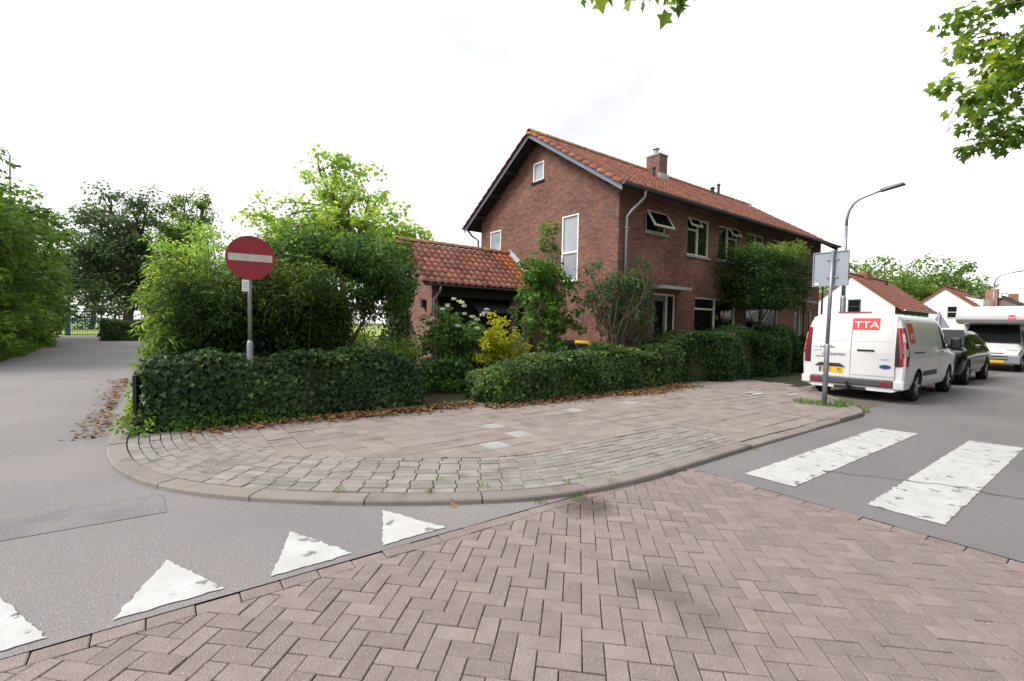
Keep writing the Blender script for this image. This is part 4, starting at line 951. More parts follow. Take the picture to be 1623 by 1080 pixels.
# ------------------------------------------------------------------ gate and park things
gt = empty('park_gate', (-15.2, 38, 0), 'dark green barred metal gate at end of side street', 'gate')
for x in (-16.9, -14.0, -13.2): MB().box(x-.05, x+.05, 37.95, 38.05, 0, 2.05).obj('post', m_green_p, gt)
for z in (.15, 1.85): MB().box(-16.85, -13.25, 37.98, 38.02, z-.025, z+.025).obj('rail', m_green_p, gt)
for k in range(26):
    x = -16.75+k*.14; MB().tube([(x, 38.0, .12), (x, 38.0, 1.95)], .012, 5).obj('bar', m_green_p, gt)
MB().box(-15.5, -14.5, 37.93, 37.97, 1.38, 1.5).obj('lock_bar', m_black, gt)
fn = empty('field_fence', (-18, 46, 0), 'low pale blue railing across the sports field', 'fence')
for k in range(6): MB().box(-24+k*2.4, -23.92+k*2.4, 46, 46.08, 0, 1.2).obj('post', m_bluep, fn)
for z in (.6, 1.15): MB().box(-24, -12, 46.02, 46.06, z-.03, z+.03).obj('rail', m_bluep, fn)
bp = empty('blue_post', (-16.2, 41, 0), 'short blue post standing behind the park gate', 'post'); MB().box(-16.35, -16.05, 40.9, 41.1, 0, 1.4).obj('body', m_bluep, bp); MB().box(-16.4, -16.0, 40.88, 41.12, 1.401, 1.46).obj('cap', m_black, bp)
mX, mY = -20.5, 48.5
ml = empty('floodlight_mast', (mX, mY, 0), 'floodlight mast rising above the left trees', 'lamp')
MB().tube([(mX, mY, 0), (mX, mY, 15.0)], [.16, .09], 8).obj('mast', m_galv, ml, smooth=True)
mb = MB(); mb.tube([(mX, mY, 14.9), (mX-.1, mY+.1, 15.3), (mX-.9, mY+.7, 15.5)], .05, 6); mb.obj('arm', m_galv, ml)
mb = MB(); mb.box(mX-1.5, mX-.8, mY+.5, mY+1.0, 15.42, 15.62); bevel(mb.obj('lamp_head', m_gutter, ml), .05)
mb = MB(); mb.box(mX+.15, mX+.75, mY-.5, mY-.1, 14.0, 14.14); bevel(mb.obj('lamp_head', m_gutter, ml), .03)

# ------------------------------------------------------------------ signs and lamps
ne = empty('no_entry_sign', (-9.53, -1.39, PZ), 'round red no-entry sign with white bar on a grey post', 'sign')
mb = MB(); mb.tube([(-9.53, -1.39, -.05), (-9.53, -1.39, 1.18), (-9.53, -1.39, 1.21), (-9.53, -1.39, 1.24)], [.043, .043, .038, .031], 14); mb.tube([(-9.53, -1.39, 1.24), (-9.535, -1.39, 2.66)], .027, 12); mb.obj('post', m_galv, ne, smooth=True)
def disc_sign(c, r, rot, mt, th, name, parent):
    vs = []; fs = []; n = 40
    for yy in (-th/2, th/2):
        for k in range(n): t = 2*math.pi*k/n; vs.append((r*math.cos(t), yy, r*math.sin(t)))
    fs = [tuple(range(n)), tuple(range(2*n-1, n-1, -1))]+[(k, n+k, n+(k+1) % n, (k+1) % n) for k in range(n)]
    m4 = Matrix.Translation(Vector(c)) @ Matrix.Rotation(rot, 4, 'Z')
    return mesh(name, [tuple(m4 @ Vector(v)) for v in vs], fs, mt, parent), m4
rot = R(-6)
dsc, m4 = disc_sign((-9.53, -1.445, 2.42), .31, rot, m_signred, .02, 'disc', ne)
vs = []
for (x0, x1, z0, z1) in ((-.275, .275, -.05, .05),):
    for yy in (-.0125, -.0105):
        vs += [tuple(m4 @ Vector(p)) for p in ((x0, yy, z0), (x1, yy, z0), (x1, yy, z1), (x0, yy, z1))]
mesh('bar', vs, [(0,1,2,3),(7,6,5,4),(0,4,5,1),(1,5,6,2),(2,6,7,3),(3,7,4,0)], m_signwhite, dsc)
mb = MB(); mb.box(-9.64, -9.56, -1.5, -1.478, 1.94, 2.1); pl_ = mb.obj('small_plate', m_white, ne)
for k in range(5): MB().box(-9.632, -9.568, -1.5035, -1.501, 1.96+k*.026, 1.968+k*.026).obj('print_line', m_txtg, pl_)
mb = MB(); mb.tube([(-9.53, -1.39, 2.0), (-9.53, -1.39, 2.03)], .036, 10); mb.obj('clamp', m_galv, ne)

ts = empty('traffic_sign', (.03, -5.37, PZ), 'blank grey back of a rectangular traffic sign on a post', 'sign')
mb = MB(); mb.tube([(.03, -5.37, -.05), (.03, -5.38, 1.25), (.03, -5.38, 1.28)], [.045, .045, .033], 14); mb.tube([(.03, -5.38, 1.28), (.03, -5.41, 3.12)], .033, 12); mb.obj('post', m_galv, ts, smooth=True)
mb = MB(); mb.box(.075, .082, -5.66, -5.07, 2.44, 3.09); pn = mb.obj('panel', m_signback, ts)
mb = MB(); mb.box(.055, .095, -5.675, -5.66, 2.425, 3.105); mb.box(.055, .095, -5.07, -5.055, 2.425, 3.105); mb.box(.055, .095, -5.66, -5.07, 2.425, 2.44); mb.box(.055, .095, -5.66, -5.07, 3.09, 3.105); mb.obj('rim', m_zinc, pn)
for z in (2.6, 2.95): MB().box(.05, .074, -5.5, -5.3, z-.015, z+.015).obj('bracket', m_zinc, pn)
MB().box(.0735, .0745, -5.16, -5.09, 2.46, 2.5).obj('sticker', m_white, pn)

def street_lamp(x, y, lab):
    o = empty('street_lamp', (x, y, PZ), lab, 'street lamp', 'street lamps along the main road')
    mb = MB(); mb.tube([(x, y, 0), (x, y, 2.55), (x, y, 2.62)], [.075, .075, .055], 12)
    mb.tube([(x, y, 2.62), (x, y, 4.75)], [.055, .042], 12)
    mb.obj('pole', m_galv, o, smooth=True)
    arc = [(x, y, 4.75), (x, y-.01, 5.0), (x, y-.06, 5.2), (x, y-.16, 5.38), (x, y-.32, 5.5), (x, y-.6, 5.58), (x, y-.85, 5.64)]
    mb = MB(); mb.tube(arc, [.042, .04, .038, .036, .034, .032, .03], 10); mb.obj('arm', m_galv, o, smooth=True)
    mb = MB(); mb.add([(x-.11, y-.82, 5.61), (x+.11, y-.82, 5.61), (x+.13, y-1.38, 5.70), (x-.13, y-1.38, 5.70), (x-.08, y-.82, 5.69), (x+.08, y-.82, 5.69), (x+.09, y-1.36, 5.75), (x-.09, y-1.36, 5.75)], [(0,3,2,1),(4,5,6,7),(0,1,5,4),(1,2,6,5),(2,3,7,6),(3,0,4,7)]); mb.obj('lamp_head', m_gutter, o)
street_lamp(6.25, -3.6, 'street lamp with curved arm nearest the white van'); street_lamp(35.1, -3.1, 'distant street lamp above the motorhome')
# warning sign seen from behind
wsn = empty('warning_sign', (18.0, -3.6, PZ), 'grey back of a triangular sign beyond the black car', 'sign')
MB().tube([(18.0, -3.6, 0), (18.0, -3.6, 2.5)], .035, 8).obj('post', m_galv, wsn, smooth=True)
mesh('panel', [(18.05, -3.98, 1.75), (18.05, -3.22, 1.75), (18.05, -3.6, 2.45), (18.07, -3.98, 1.75), (18.07, -3.22, 1.75), (18.07, -3.6, 2.45)], [(0, 2, 1), (3, 4, 5), (0, 1, 4, 3), (1, 2, 5, 4), (2, 0, 3, 5)], m_signback, wsn)

# ------------------------------------------------------------------ wheelie bins
def bin_(x, y, lidm, lab, rz=0):
    o = empty('wheelie_bin', (x, y, PZ), lab, 'bin', 'wheelie bins by the gable', R(rz))
    v = []; 
    for z, a, b in ((.12, .23, .26), (.95, .28, .34)): v += [(-a, -b, z), (a, -b, z), (a, b, z), (-a, b, z)]
    mesh('body', v, [(0,3,2,1),(4,5,6,7),(0,1,5,4),(1,2,6,5),(2,3,7,6),(3,0,4,7)], m_bin, o, local=True)
    mb = MB(); mb.add([(-.3, -.38, .955), (.3, -.38, .955), (.3, .36, .955), (-.3, .36, .955), (-.27, -.34, 1.03), (.27, -.34, 1.03), (.28, .36, 1.07), (-.28, .36, 1.07)], [(0,3,2,1),(4,5,6,7),(0,1,5,4),(1,2,6,5),(2,3,7,6),(3,0,4,7)]); mb.obj('lid', lidm, o, local=True)
    for s in (-1, 1):
        mb = MB(); mb.tube([(s*.24, .28, .1), (s*.29, .28, .1)], .1, 12); mb.obj('wheel', m_tyre, o, local=True)
    mb = MB(); mb.tube([(-.25, .4, .98), (.25, .4, .98)], .018, 6); mb.obj('handle', m_bin, o, local=True)
bin_(-.75, 1.3, mat('lid_greygreen', (.05, .09, .06), .5), 'dark wheelie bin with grey-green lid by the gable wall', 90)
bin_(-.55, .45, m_yellow, 'dark wheelie bin with yellow lid near the house corner', 90)

# ------------------------------------------------------------------ vehicles
def lofted(sections, name, mt, parent):
    """sections: list of (x, [(y,z)...] half profile from bottom centre to top centre)"""
    k = len(sections[0][1]); ring = 2*k-2; vs = []; fs = []
    for x, pr in sections:
        xs = x if callable(x) else (lambda z, x=x: x)
        vs += [(xs(z), y, z) for y, z in pr]+[(xs(z), -y, z) for y, z in pr[-2:0:-1]]
    n = len(sections)
    for i in range(n-1):
        for j in range(ring): fs.append((i*ring+j, i*ring+(j+1) % ring, (i+1)*ring+(j+1) % ring, (i+1)*ring+j))
    fs += [tuple(range(ring-1, -1, -1)), tuple(range((n-1)*ring, n*ring))]
    o = mesh(name, vs, fs, mt, None, local=True); o['root'] = parent.name
    bm = bmesh.new(); bm.from_mesh(o.data); bmesh.ops.recalc_face_normals(bm, faces=bm.faces); bm.to_mesh(o.data); bm.free()
    return o
def cut_arches(o, wheels, r, yin, dark):
    """carve wheel wells: each (x,z)"""
    for x, z in wheels:
        for s in (-1, 1):
            mb = MB(); mb.tube([(x, s*yin, z), (x, s*(yin+.8), z)], r, 28); c = mb.obj('cutter', None, None)
            bm = bmesh.new(); bm.from_mesh(c.data); bmesh.ops.recalc_face_normals(bm, faces=bm.faces); bm.to_mesh(c.data); bm.free()
            md = o.modifiers.new('b', 'BOOLEAN'); md.operation = 'DIFFERENCE'; md.object = c; md.solver = 'EXACT'
            dg = bpy.context.evaluated_depsgraph_get(); me = bpy.data.meshes.new_from_object(o.evaluated_get(dg))
            o.modifiers.clear(); old = o.data; o.data = me
            bpy.data.objects.remove(c)
    o.parent = bpy.data.objects[o['root']]; del o['root']
    me = o.data
    me.materials.append(dark)
    for p in me.polygons:
        c = p.center
        for x, z in wheels:
            if math.hypot(c.x-x, c.z-z) < r+.003 and abs(c.y) < 1.2 and (abs(p.normal.y) < .3 and math.hypot(c.x-x, c.z-z) > r-.02 or abs(abs(c.y)-yin) < .004): p.material_index = len(me.materials)-1
def wheel(x, y, z, r, wd, parent, spokes, side):
    mb = MB(); prof = [(r*.62, -wd/2), (r*.93, -wd/2), (r, -wd*.33), (r, wd*.33), (r*.93, wd/2), (r*.62, wd/2)]; n = 28; vs = []; fs = []
    for k in range(n):
        t = 2*math.pi*k/n
        for rr, yy in prof: vs.append((x+rr*math.cos(t), y+yy, z+rr*math.sin(t)))
    m = len(prof)
    for k in range(n):
        for j in range(m): fs.append((k*m+j, k*m+(j+1) % m, ((k+1) % n)*m+(j+1) % m, ((k+1) % n)*m+j))
    wl = mesh('wheel', vs, fs, m_tyre, parent, local=True, smooth=True)
    mb = MB(); yo = y+side*wd*.36
    mb.tube([(x, yo-side*.08, z), (x, yo-side*.05, z)], r*.64, 24)
    for k in range(spokes):
        t = 2*math.pi*k/spokes; c, s = math.cos(t), math.sin(t); w2 = r*.075
        pts = [(x+c*r*.1-s*w2, z+s*r*.1+c*w2), (x+c*r*.62-s*w2, z+s*r*.62+c*w2), (x+c*r*.62+s*w2, z+s*r*.62-c*w2), (x+c*r*.1+s*w2, z+s*r*.1-c*w2)]
        mb.add([(a, yo, b) for a, b in pts]+[(a, yo+side*.03, b) for a, b in pts], [(0,1,2,3),(7,6,5,4),(0,4,5,1),(1,5,6,2),(2,6,7,3),(3,7,4,0)])
    mb.tube([(x, yo, z), (x, yo+side*.035, z)], r*.16, 14)
    tm = MB(); mb.obj('rim', m_rim, wl, local=True)
    return wl
def side_patch(surf, xs, zlo, zhi, nz, off, side, name, mt, parent):
    """panel hugging the body side: surf(x,z)->half width"""
    vs = []; fs = []; nx = len(xs)
    for x in xs:
        for j in range(nz+1):
            z = zlo(x)+(zhi(x)-zlo(x))*j/nz; vs.append((x, side*(surf(x, z)+off), z))
    m = nz+1
    for i in range(nx-1):
        for j in range(nz): fs.append((i*m+j, (i+1)*m+j, (i+1)*m+j+1, i*m+j+1))
    n0 = len(vs); vs += [(x, y-side*(off+.003), z) for x, y, z in vs]
    fs += [tuple(i+n0 for i in reversed(f)) for f in fs]
    return mesh(name, vs, fs, mt, parent, local=True, smooth=False)
def rot_text(parent, body, mt, size, origin_, xdir, updir, sx=1.0, name='lettering'):
    x = Vector(xdir).normalized(); u = Vector(updir).normalized(); n = x.cross(u)
    M4 = Matrix.Identity(4)
    for i in range(3): M4[i][0] = x[i]; M4[i][1] = u[i]; M4[i][2] = n[i]; M4[i][3] = origin_[i]
    return text(name, body, mt, parent, size, M4, sx=sx)

# ---- van: local x forward, y left
def build_van():
    o = empty('delivery_van', (1.92, -5.2, 0), 'white delivery van with red logo panels, seen from behind', 'van')
    base = [(0, .24), (.80, .24), (.93, .30), (.975, .45), (.99, .70), (.993, .95), (.985, 1.12), (.955, 1.33), (.91, 1.58), (.865, 1.76), (.80, 1.87), (.66, 1.935), (.35, 1.965), (0, 1.972)]
    def topz(x):
        if x < 3.2: return 1.972-.012*(x/3.2)
        if x < 3.45: return 1.96-.10*((x-3.2)/.25)
        if x < 4.3: return 1.86-.72*((x-3.45)/.85)
        if x < 4.85: return 1.14-.22*((x-4.3)/.55)
        return .92-.25*((x-4.85)/.12)
    def prof(x):
        T = topz(x); out = []
        wsc = 1-.02*max(0, (x-3.4)/1.0) - (.10*max(0, (x-4.4)/.57)**2)
        for y, z in base:
            if z > 1.0:
                if T > 1.05: zz = 1.0+(z-1.0)*(T-1.0)/.972
                else: zz = T-(1.972-z)*.02
            else: zz = min(z, T-.03) if T < 1.05 else z
            out.append((y*wsc, zz))
        return out
    shear = lambda z: .13*max(0, (z-1.05)/.92)**1.3
    def rprof(k, dz): return [(y*k, .24+(z-.24)*dz if z < 1.9 else .24+(z-.24)*dz) for y, z in base]
    secs = [((lambda z: shear(z)+.0), rprof(.95, .985)), ((lambda z: shear(z)*1.0+.03), rprof(.985, .997)), ((lambda z: .09+shear(z)*.9), rprof(1, 1))]
    for x in (.25, .6, .99, 1.4, 2.0, 2.6, 3.0, 3.2, 3.32, 3.45, 3.7, 3.95, 4.15, 4.3, 4.5, 4.7, 4.85, 4.93, 4.97): secs.append((x, prof(x)))
    def surf(x, z):
        p = prof(max(.1, x)); zs = [q[1] for q in p][2:]; ys = [q[0] for q in p][2:]
        return float(np.interp(z, zs, ys))
    b = lofted(secs, 'body', m_vanwhite, o); WH = [(.99, .34), (3.92, .34)]
    cut_arches(b, WH, .40, .66, m_black); autosmooth(b, 28)
    for x, z in WH:
        for s in (-1, 1): wheel(x, s*.865, z, .34, .215, o, 5, s)
    rx = lambda z: shear(z)-.004
    def rear_box(name, y0, y1, z0, z1, mt, off=.006, par=o, nz=6):
        vs = []; fs = []
        for j in range(nz+1):
            z = z0+(z1-z0)*j/nz
            for y in (y0, y1): vs.append((rx(z)-off, y, z))
        for j in range(nz): fs.append((2*j, 2*j+2, 2*j+3, 2*j+1))
        n = len(vs); vs += [(x+off+.006, y, z) for x, y, z in vs]; m = nz
        fs += [(0, 1, n+1, n), (2*m+1, 2*m, n+2*m, n+2*m+1)]
        for j in range(m): fs += [(2*j, n+2*j, n+2*j+2, 2*j+2), (2*j+1, 2*j+3, n+2*j+3, n+2*j+1)]
        return mesh(name, vs, fs, mt, par, local=True)
    # rear doors: two leaves with a shut line between
    for s in (-1, 1):
        a, c = sorted((s*.006, s*.80)); dl = rear_box('rear_door', a, c, .50, 1.86, m_vanwhite, .012, nz=12)
        # pressed upper panel
        a, c = sorted((s*.08, s*.74)); rear_box('pressing', a, c, 1.32, 1.78, m_vanwhite, .018, dl)
        if s < 0:
            a, c = sorted((-.006, -.50)); rear_box('logo_panel', a, c, 1.57, 1.83, m_red, .0215, dl)
            rot_text(dl, 'TTA', m_txtw, .21, (rx(1.68)-.027, -.26, 1.68), (0, -1, 0), (.14, 0, 1), 1.15)
            mb = MB(); mb.box(-.04, -.015, -.44, -.12, 1.10, 1.14); bevel(mb.obj('door_handle', m_black, dl, local=True), .008)
            rot_text(dl, 'www.tta-international.com', m_txtg, .075, (rx(.57)-.016, -.43, .57), (0, -1, 0), (0, 0, 1), .95)
            # maker's oval
            n = 20; vs = [(rx(.78)-.022, -.64+.095*math.cos(2*math.pi*k/n), .78+.038*math.sin(2*math.pi*k/n)) for k in range(n)]; mesh('oval_badge', vs, [tuple(range(n))], m_eu, dl, local=True)
            n = 20; vs = [(rx(.78)-.0195, -.64+.11*math.cos(2*math.pi*k/n), .78+.048*math.sin(2*math.pi*k/n)) for k in range(n)]; mesh('badge_rim', vs, [tuple(range(n))], m_chrome, dl, local=True)
            rear_box('model_badge', -.69, -.56, .93, .95, m_txtg, .02, dl, 1)
        else:
            for t, sz, yy, zz, mt in (('your', .055, .70, 1.17, m_txtg), ('people', .105, .47, 1.17, m_txt), ('make your', .05, .63, 1.09, m_txtg), ('companies', .105, .34, 1.01, m_txt), ('important', .055, .59, .945, m_txt)):
                rot_text(dl, t, mt, sz, (rx(zz)-.0235 if zz > 1.3 else rx(zz)-.017, yy, zz), (0, -1, 0), (0, 0, 1), 1.05)
            mb = MB(); mb.add([(-.045, .70, .73), (-.045, .10, .73), (-.045, .20, .80), (-.045, .60, .80), (-.01, .70, .73), (-.01, .10, .73), (-.01, .20, .80), (-.01, .60, .80)], [(0,1,2,3),(7,6,5,4),(0,4,5,1),(1,5,6,2),(2,6,7,3),(3,7,4,0)]); mb.obj('plate_lamp_bar', m_black, dl, local=True)
            pt = rear_box('number_plate', .13, .62, .585, .70, m_plate, .02, dl, 1)
            rear_box('country_band', .575, .62, .586, .699, m_eu, .0215, pt, 1)
            rot_text(pt, 'V-80', m_txt, .115, (-.026, .465, .642), (0, -1, 0), (0, 0, 1), .85); rot_text(pt, 'PJ', m_txt, .115, (-.026, .21, .642), (0, -1, 0), (0, 0, 1), .85)
        # tail lamps wrapping the corner
        pts = [(.0, .795), (-.012, .88), (.01, .945), (.06, .985), (.15, .992), (.22, .993)]
        def lampstrip(name, z0, z1, mt, grow, sel):
            vs = []; fs = []; zz = np.linspace(z0, z1, 7); pp = [pts[i] for i in sel]
            for z in zz:
                sc = np.interp(z, [r_[1] for r_ in base[2:]], [r_[0] for r_ in base[2:]])/.993; ny = .5+.5*min(1, (1.62-z)/.5)
                for x, y in pp: vs.append((x*ny+shear(z)*.95-(.006+grow if x < .05 else 0), s*(y*sc+(.006+grow)), z))
            m = len(pp)
            for i in range(6):
                for j in range(m-1): fs.append((i*m+j, i*m+j+1, (i+1)*m+j+1, (i+1)*m+j))
            return mesh(name, vs, fs, mt, o, local=True, smooth=True)
        lampstrip('tail_lamp', .80, 1.62, m_tail, 0, (1, 2, 3, 4, 5)); lampstrip('tail_lamp_lens', 1.02, 1.18, m_lampclr, .006, (2, 3, 4)); lampstrip('tail_lamp_lens', 1.32, 1.5, m_lampclr, .006, (2, 3))
        lampstrip('lamp_edge', .80, 1.62, m_black, -.003, (0, 1))
    # bumper, step and tow bar
    mb = MB(); mb.box(-.06, .08, -.80, .80, .34, .48); bevel(mb.obj('rear_bumper', m_bumper, o, local=True), .02)
    for s in (-1, 1):
        mb = MB(); a, c = sorted((s*.78, s*.985)); mb.box(-.05, .35, a, c, .30, .50); bevel(mb.obj('bumper_corner', m_vanwhite, o, local=True), .04, 3)
        mb = MB(); a, c = sorted((s*.58, s*.75)); mb.box(-.066, -.055, a, c, .39, .45); mb.obj('reflector', m_tail, o, local=True)
    mb = MB(); mb.tube([(.1, .0, .30), (-.1, .0, .29), (-.16, 0, .33), (-.16, 0, .42)], .028, 8); mb.box(-.04, .06, -.30, .30, .24, .30); mb.obj('tow_bar', m_black, o, local=True)
    mb = MB(); mb.box(.11, .14, -.32, .32, 1.955, 1.98); mb.obj('brake_lamp', m_tail, o, local=True)
    # sides
    for s in (-1, 1):
        side_patch(surf, np.linspace(3.05, 4.02, 8), lambda x: 1.16, lambda x: min(1.70, 1.70-(x-3.55)*1.05 if x > 3.55 else 1.70), 5, .004, s, 'door_window', m_glass, o)
        side_patch(surf, np.linspace(1.35, 2.55, 4), lambda x: .55, lambda x: .66, 1, .012, s, 'side_rub_strip', m_bumper, o)
        side_patch(surf, np.linspace(.62, 1.45, 4), lambda x: 1.075, lambda x: 1.105, 1, .004, s, 'slide_rail', m_black, o)
        lp = side_patch(surf, np.linspace(.38, .78, 6), lambda x: 1.30, lambda x: 1.80, 6, .003, s, 'side_logo_panel', m_red, o)
        rot_text(o, 'TTA', m_txtw, .17, (.58, s*(surf(.58, 1.44)+.014), 1.44), (-s*-1, 0, 0), (0, -s*.24, 1), 1.0)
        for xx in (1.25, 2.75, 3.98): side_patch(surf, [xx, xx+.008], lambda x: .42, lambda x: min(1.75, topz(xx)-.12), 8, .0025, s, 'shut_line', m_black, o)
        side_patch(surf, [2.88, 3.03], lambda x: 1.06, lambda x: 1.10, 1, .02, s, 'door_handle', m_black, o)
        mb = MB(); a, c = sorted((s*1.0, s*1.2)); mb.box(3.72, 3.86, a, c, 1.12, 1.42); bevel(mb.obj('wing_mirror', m_black, o, local=True), .04, 2)
        mb = MB(); a, c = sorted((s*.9, s*1.02)); mb.box(3.76, 3.82, a, c, 1.14, 1.2); mb.obj('mirror_arm', m_black, o, local=True)
        side_patch(surf, np.linspace(4.45, 4.85, 4), lambda x: .72, lambda x: .90-.1*(x-4.45), 2, .006, s, 'headlamp', m_lampclr, o)
    vs = [(3.47, -.72, 1.83), (3.47, .72, 1.83), (4.26, .86, 1.19), (4.26, -.86, 1.19)]; mesh('windscreen', [(x+.03, y, z+.03) for x, y, z in vs]+[(x, y, z) for x, y, z in vs], [(0,1,2,3),(7,6,5,4),(0,4,5,1),(1,5,6,2),(2,6,7,3),(3,7,4,0)], m_glass, o, local=True)
    mb = MB(); mb.box(4.9, 4.99, -.9, .9, .26, .5); bevel(mb.obj('front_bumper', m_bumper, o, local=True), .02)
    return o
build_van()

# ---- black SUV facing the camera: local x forward, placed rotated by 180
def build_suv():
    o = empty('black_suv', (12.5, -5.15, 0), 'black estate car parked nose to the white van', 'car', rz=math.pi)
    base = [(0, .26), (.78, .26), (.88, .32), (.93, .5), (.945, .72), (.94, .9), (.91, 1.0), (.86, 1.12), (.79, 1.35), (.72, 1.52), (.62, 1.61), (.35, 1.655), (0, 1.665)]
    X = [0, .06, .2, .5, .9, 1.3, 1.8, 2.3, 2.8, 3.1, 3.4, 3.7, 4.0, 4.3, 4.5, 4.62, 4.68]
    T = [1.0, 1.2, 1.38, 1.55, 1.62, 1.65, 1.665, 1.66, 1.60, 1.46, 1.27, 1.09, 1.04, 1.0, .94, .84, .70]
    WS = [.9, .95, .98, 1, 1, 1, 1, 1, 1, 1, 1, 1, 1, .985, .95, .9, .85]
    def prof(x):
        t = np.interp(x, X, T); k = np.interp(x, X, WS); out = []
        for y, z in base:
            if z > .95: zz = .95+(z-.95)*(t-.95)/.715 if t > 1.0 else min(z, t)-(1.665-z)*.03
            else: zz = min(z, t-.04) if t < 1.0 else z
            yy = y
            if t < 1.2 and z > .95 and x > 3: yy = y+(.90-y)*min(1, (1.25-t)/.25)*(1 if z < 1.6 else .4)*(.9 if y > .1 else 0)
            out.append((yy*k, zz))
        return out
    secs = [(x, prof(x)) for x in X]
    def surf(x, z):
        p = prof(x); return float(np.interp(z, [q[1] for q in p][2:], [q[0] for q in p][2:]))
    b = lofted(secs, 'body', m_suv, o); WH = [(.93, .36), (3.79, .36)]
    cut_arches(b, WH, .42, .62, m_black); autosmooth(b, 30)
    for x, z in WH:
        for s in (-1, 1): wheel(x, s*.83, z, .36, .23, o, 5, s)
    for s in (-1, 1):
        side_patch(surf, np.linspace(.55, 3.35, 18), lambda x: 1.06, lambda x: max(1.07, min(1.50, np.interp(x, X, T)-.12)), 4, .004, s, 'side_window', m_glass, o)
        for xx in (1.35, 2.35): side_patch(surf, [xx, xx+.05], lambda x: 1.06, lambda x: 1.5, 3, .007, s, 'pillar', m_black, o)
        mb = MB(); a, c = sorted((s*.93, s*1.1)); mb.box(2.95, 3.1, a, c, 1.05, 1.2); bevel(mb.obj('wing_mirror', m_suv, o, local=True), .03, 2)
        side_patch(surf, np.linspace(.5, 3.4, 4), lambda x: .32, lambda x: .38, 1, .012, s, 'sill_trim', m_chrome, o)
        for xx in (1.5, 2.5): side_patch(surf, [xx, xx+.16], lambda x: .94, lambda x: .965, 1, .02, s, 'door_handle', m_chrome, o)
        vs = []
        for x, y in ((4.66, s*.36), (4.61, s*.6), (4.52, s*.77), (4.38, s*.87)): vs += [(x+.03, y*1.02, .70), (x+.0, y*1.02, .84)]
        mesh('headlamp', vs, [(0, 2, 3, 1), (2, 4, 5, 3), (4, 6, 7, 5)], m_lampclr, o, local=True, smooth=True)
    vs = [(2.84, -.66, 1.60), (2.84, .66, 1.60), (3.62, .80, 1.13), (3.62, -.80, 1.13)]; mesh('windscreen', [(x+.035, y, z+.035) for x, y, z in vs]+vs, [(0,1,2,3),(7,6,5,4),(0,4,5,1),(1,5,6,2),(2,6,7,3),(3,7,4,0)], m_glass, o, local=True)
    for s in (-1, 1):
        mb = MB(); a, c = sorted((s*.03, s*.33)); mb.box(4.62, 4.71, a, c, .62, .82); g = bevel(mb.obj('grille', m_black, o, local=True), .03)
        mb = MB(); a, c = sorted((s*.02, s*.34)); mb.box(4.60, 4.705, a, c, .61, .625); mb.obj('grille_frame', m_chrome, g, local=True)
    mb = MB(); mb.box(4.6, 4.72, -.26, .26, .42, .53); mb.obj('number_plate', m_plate, o, local=True)
    mb = MB(); mb.box(4.55, 4.69, -.75, .75, .28, .40); mb.obj('air_intake', m_bumper, o, local=True)
    return o
build_suv()

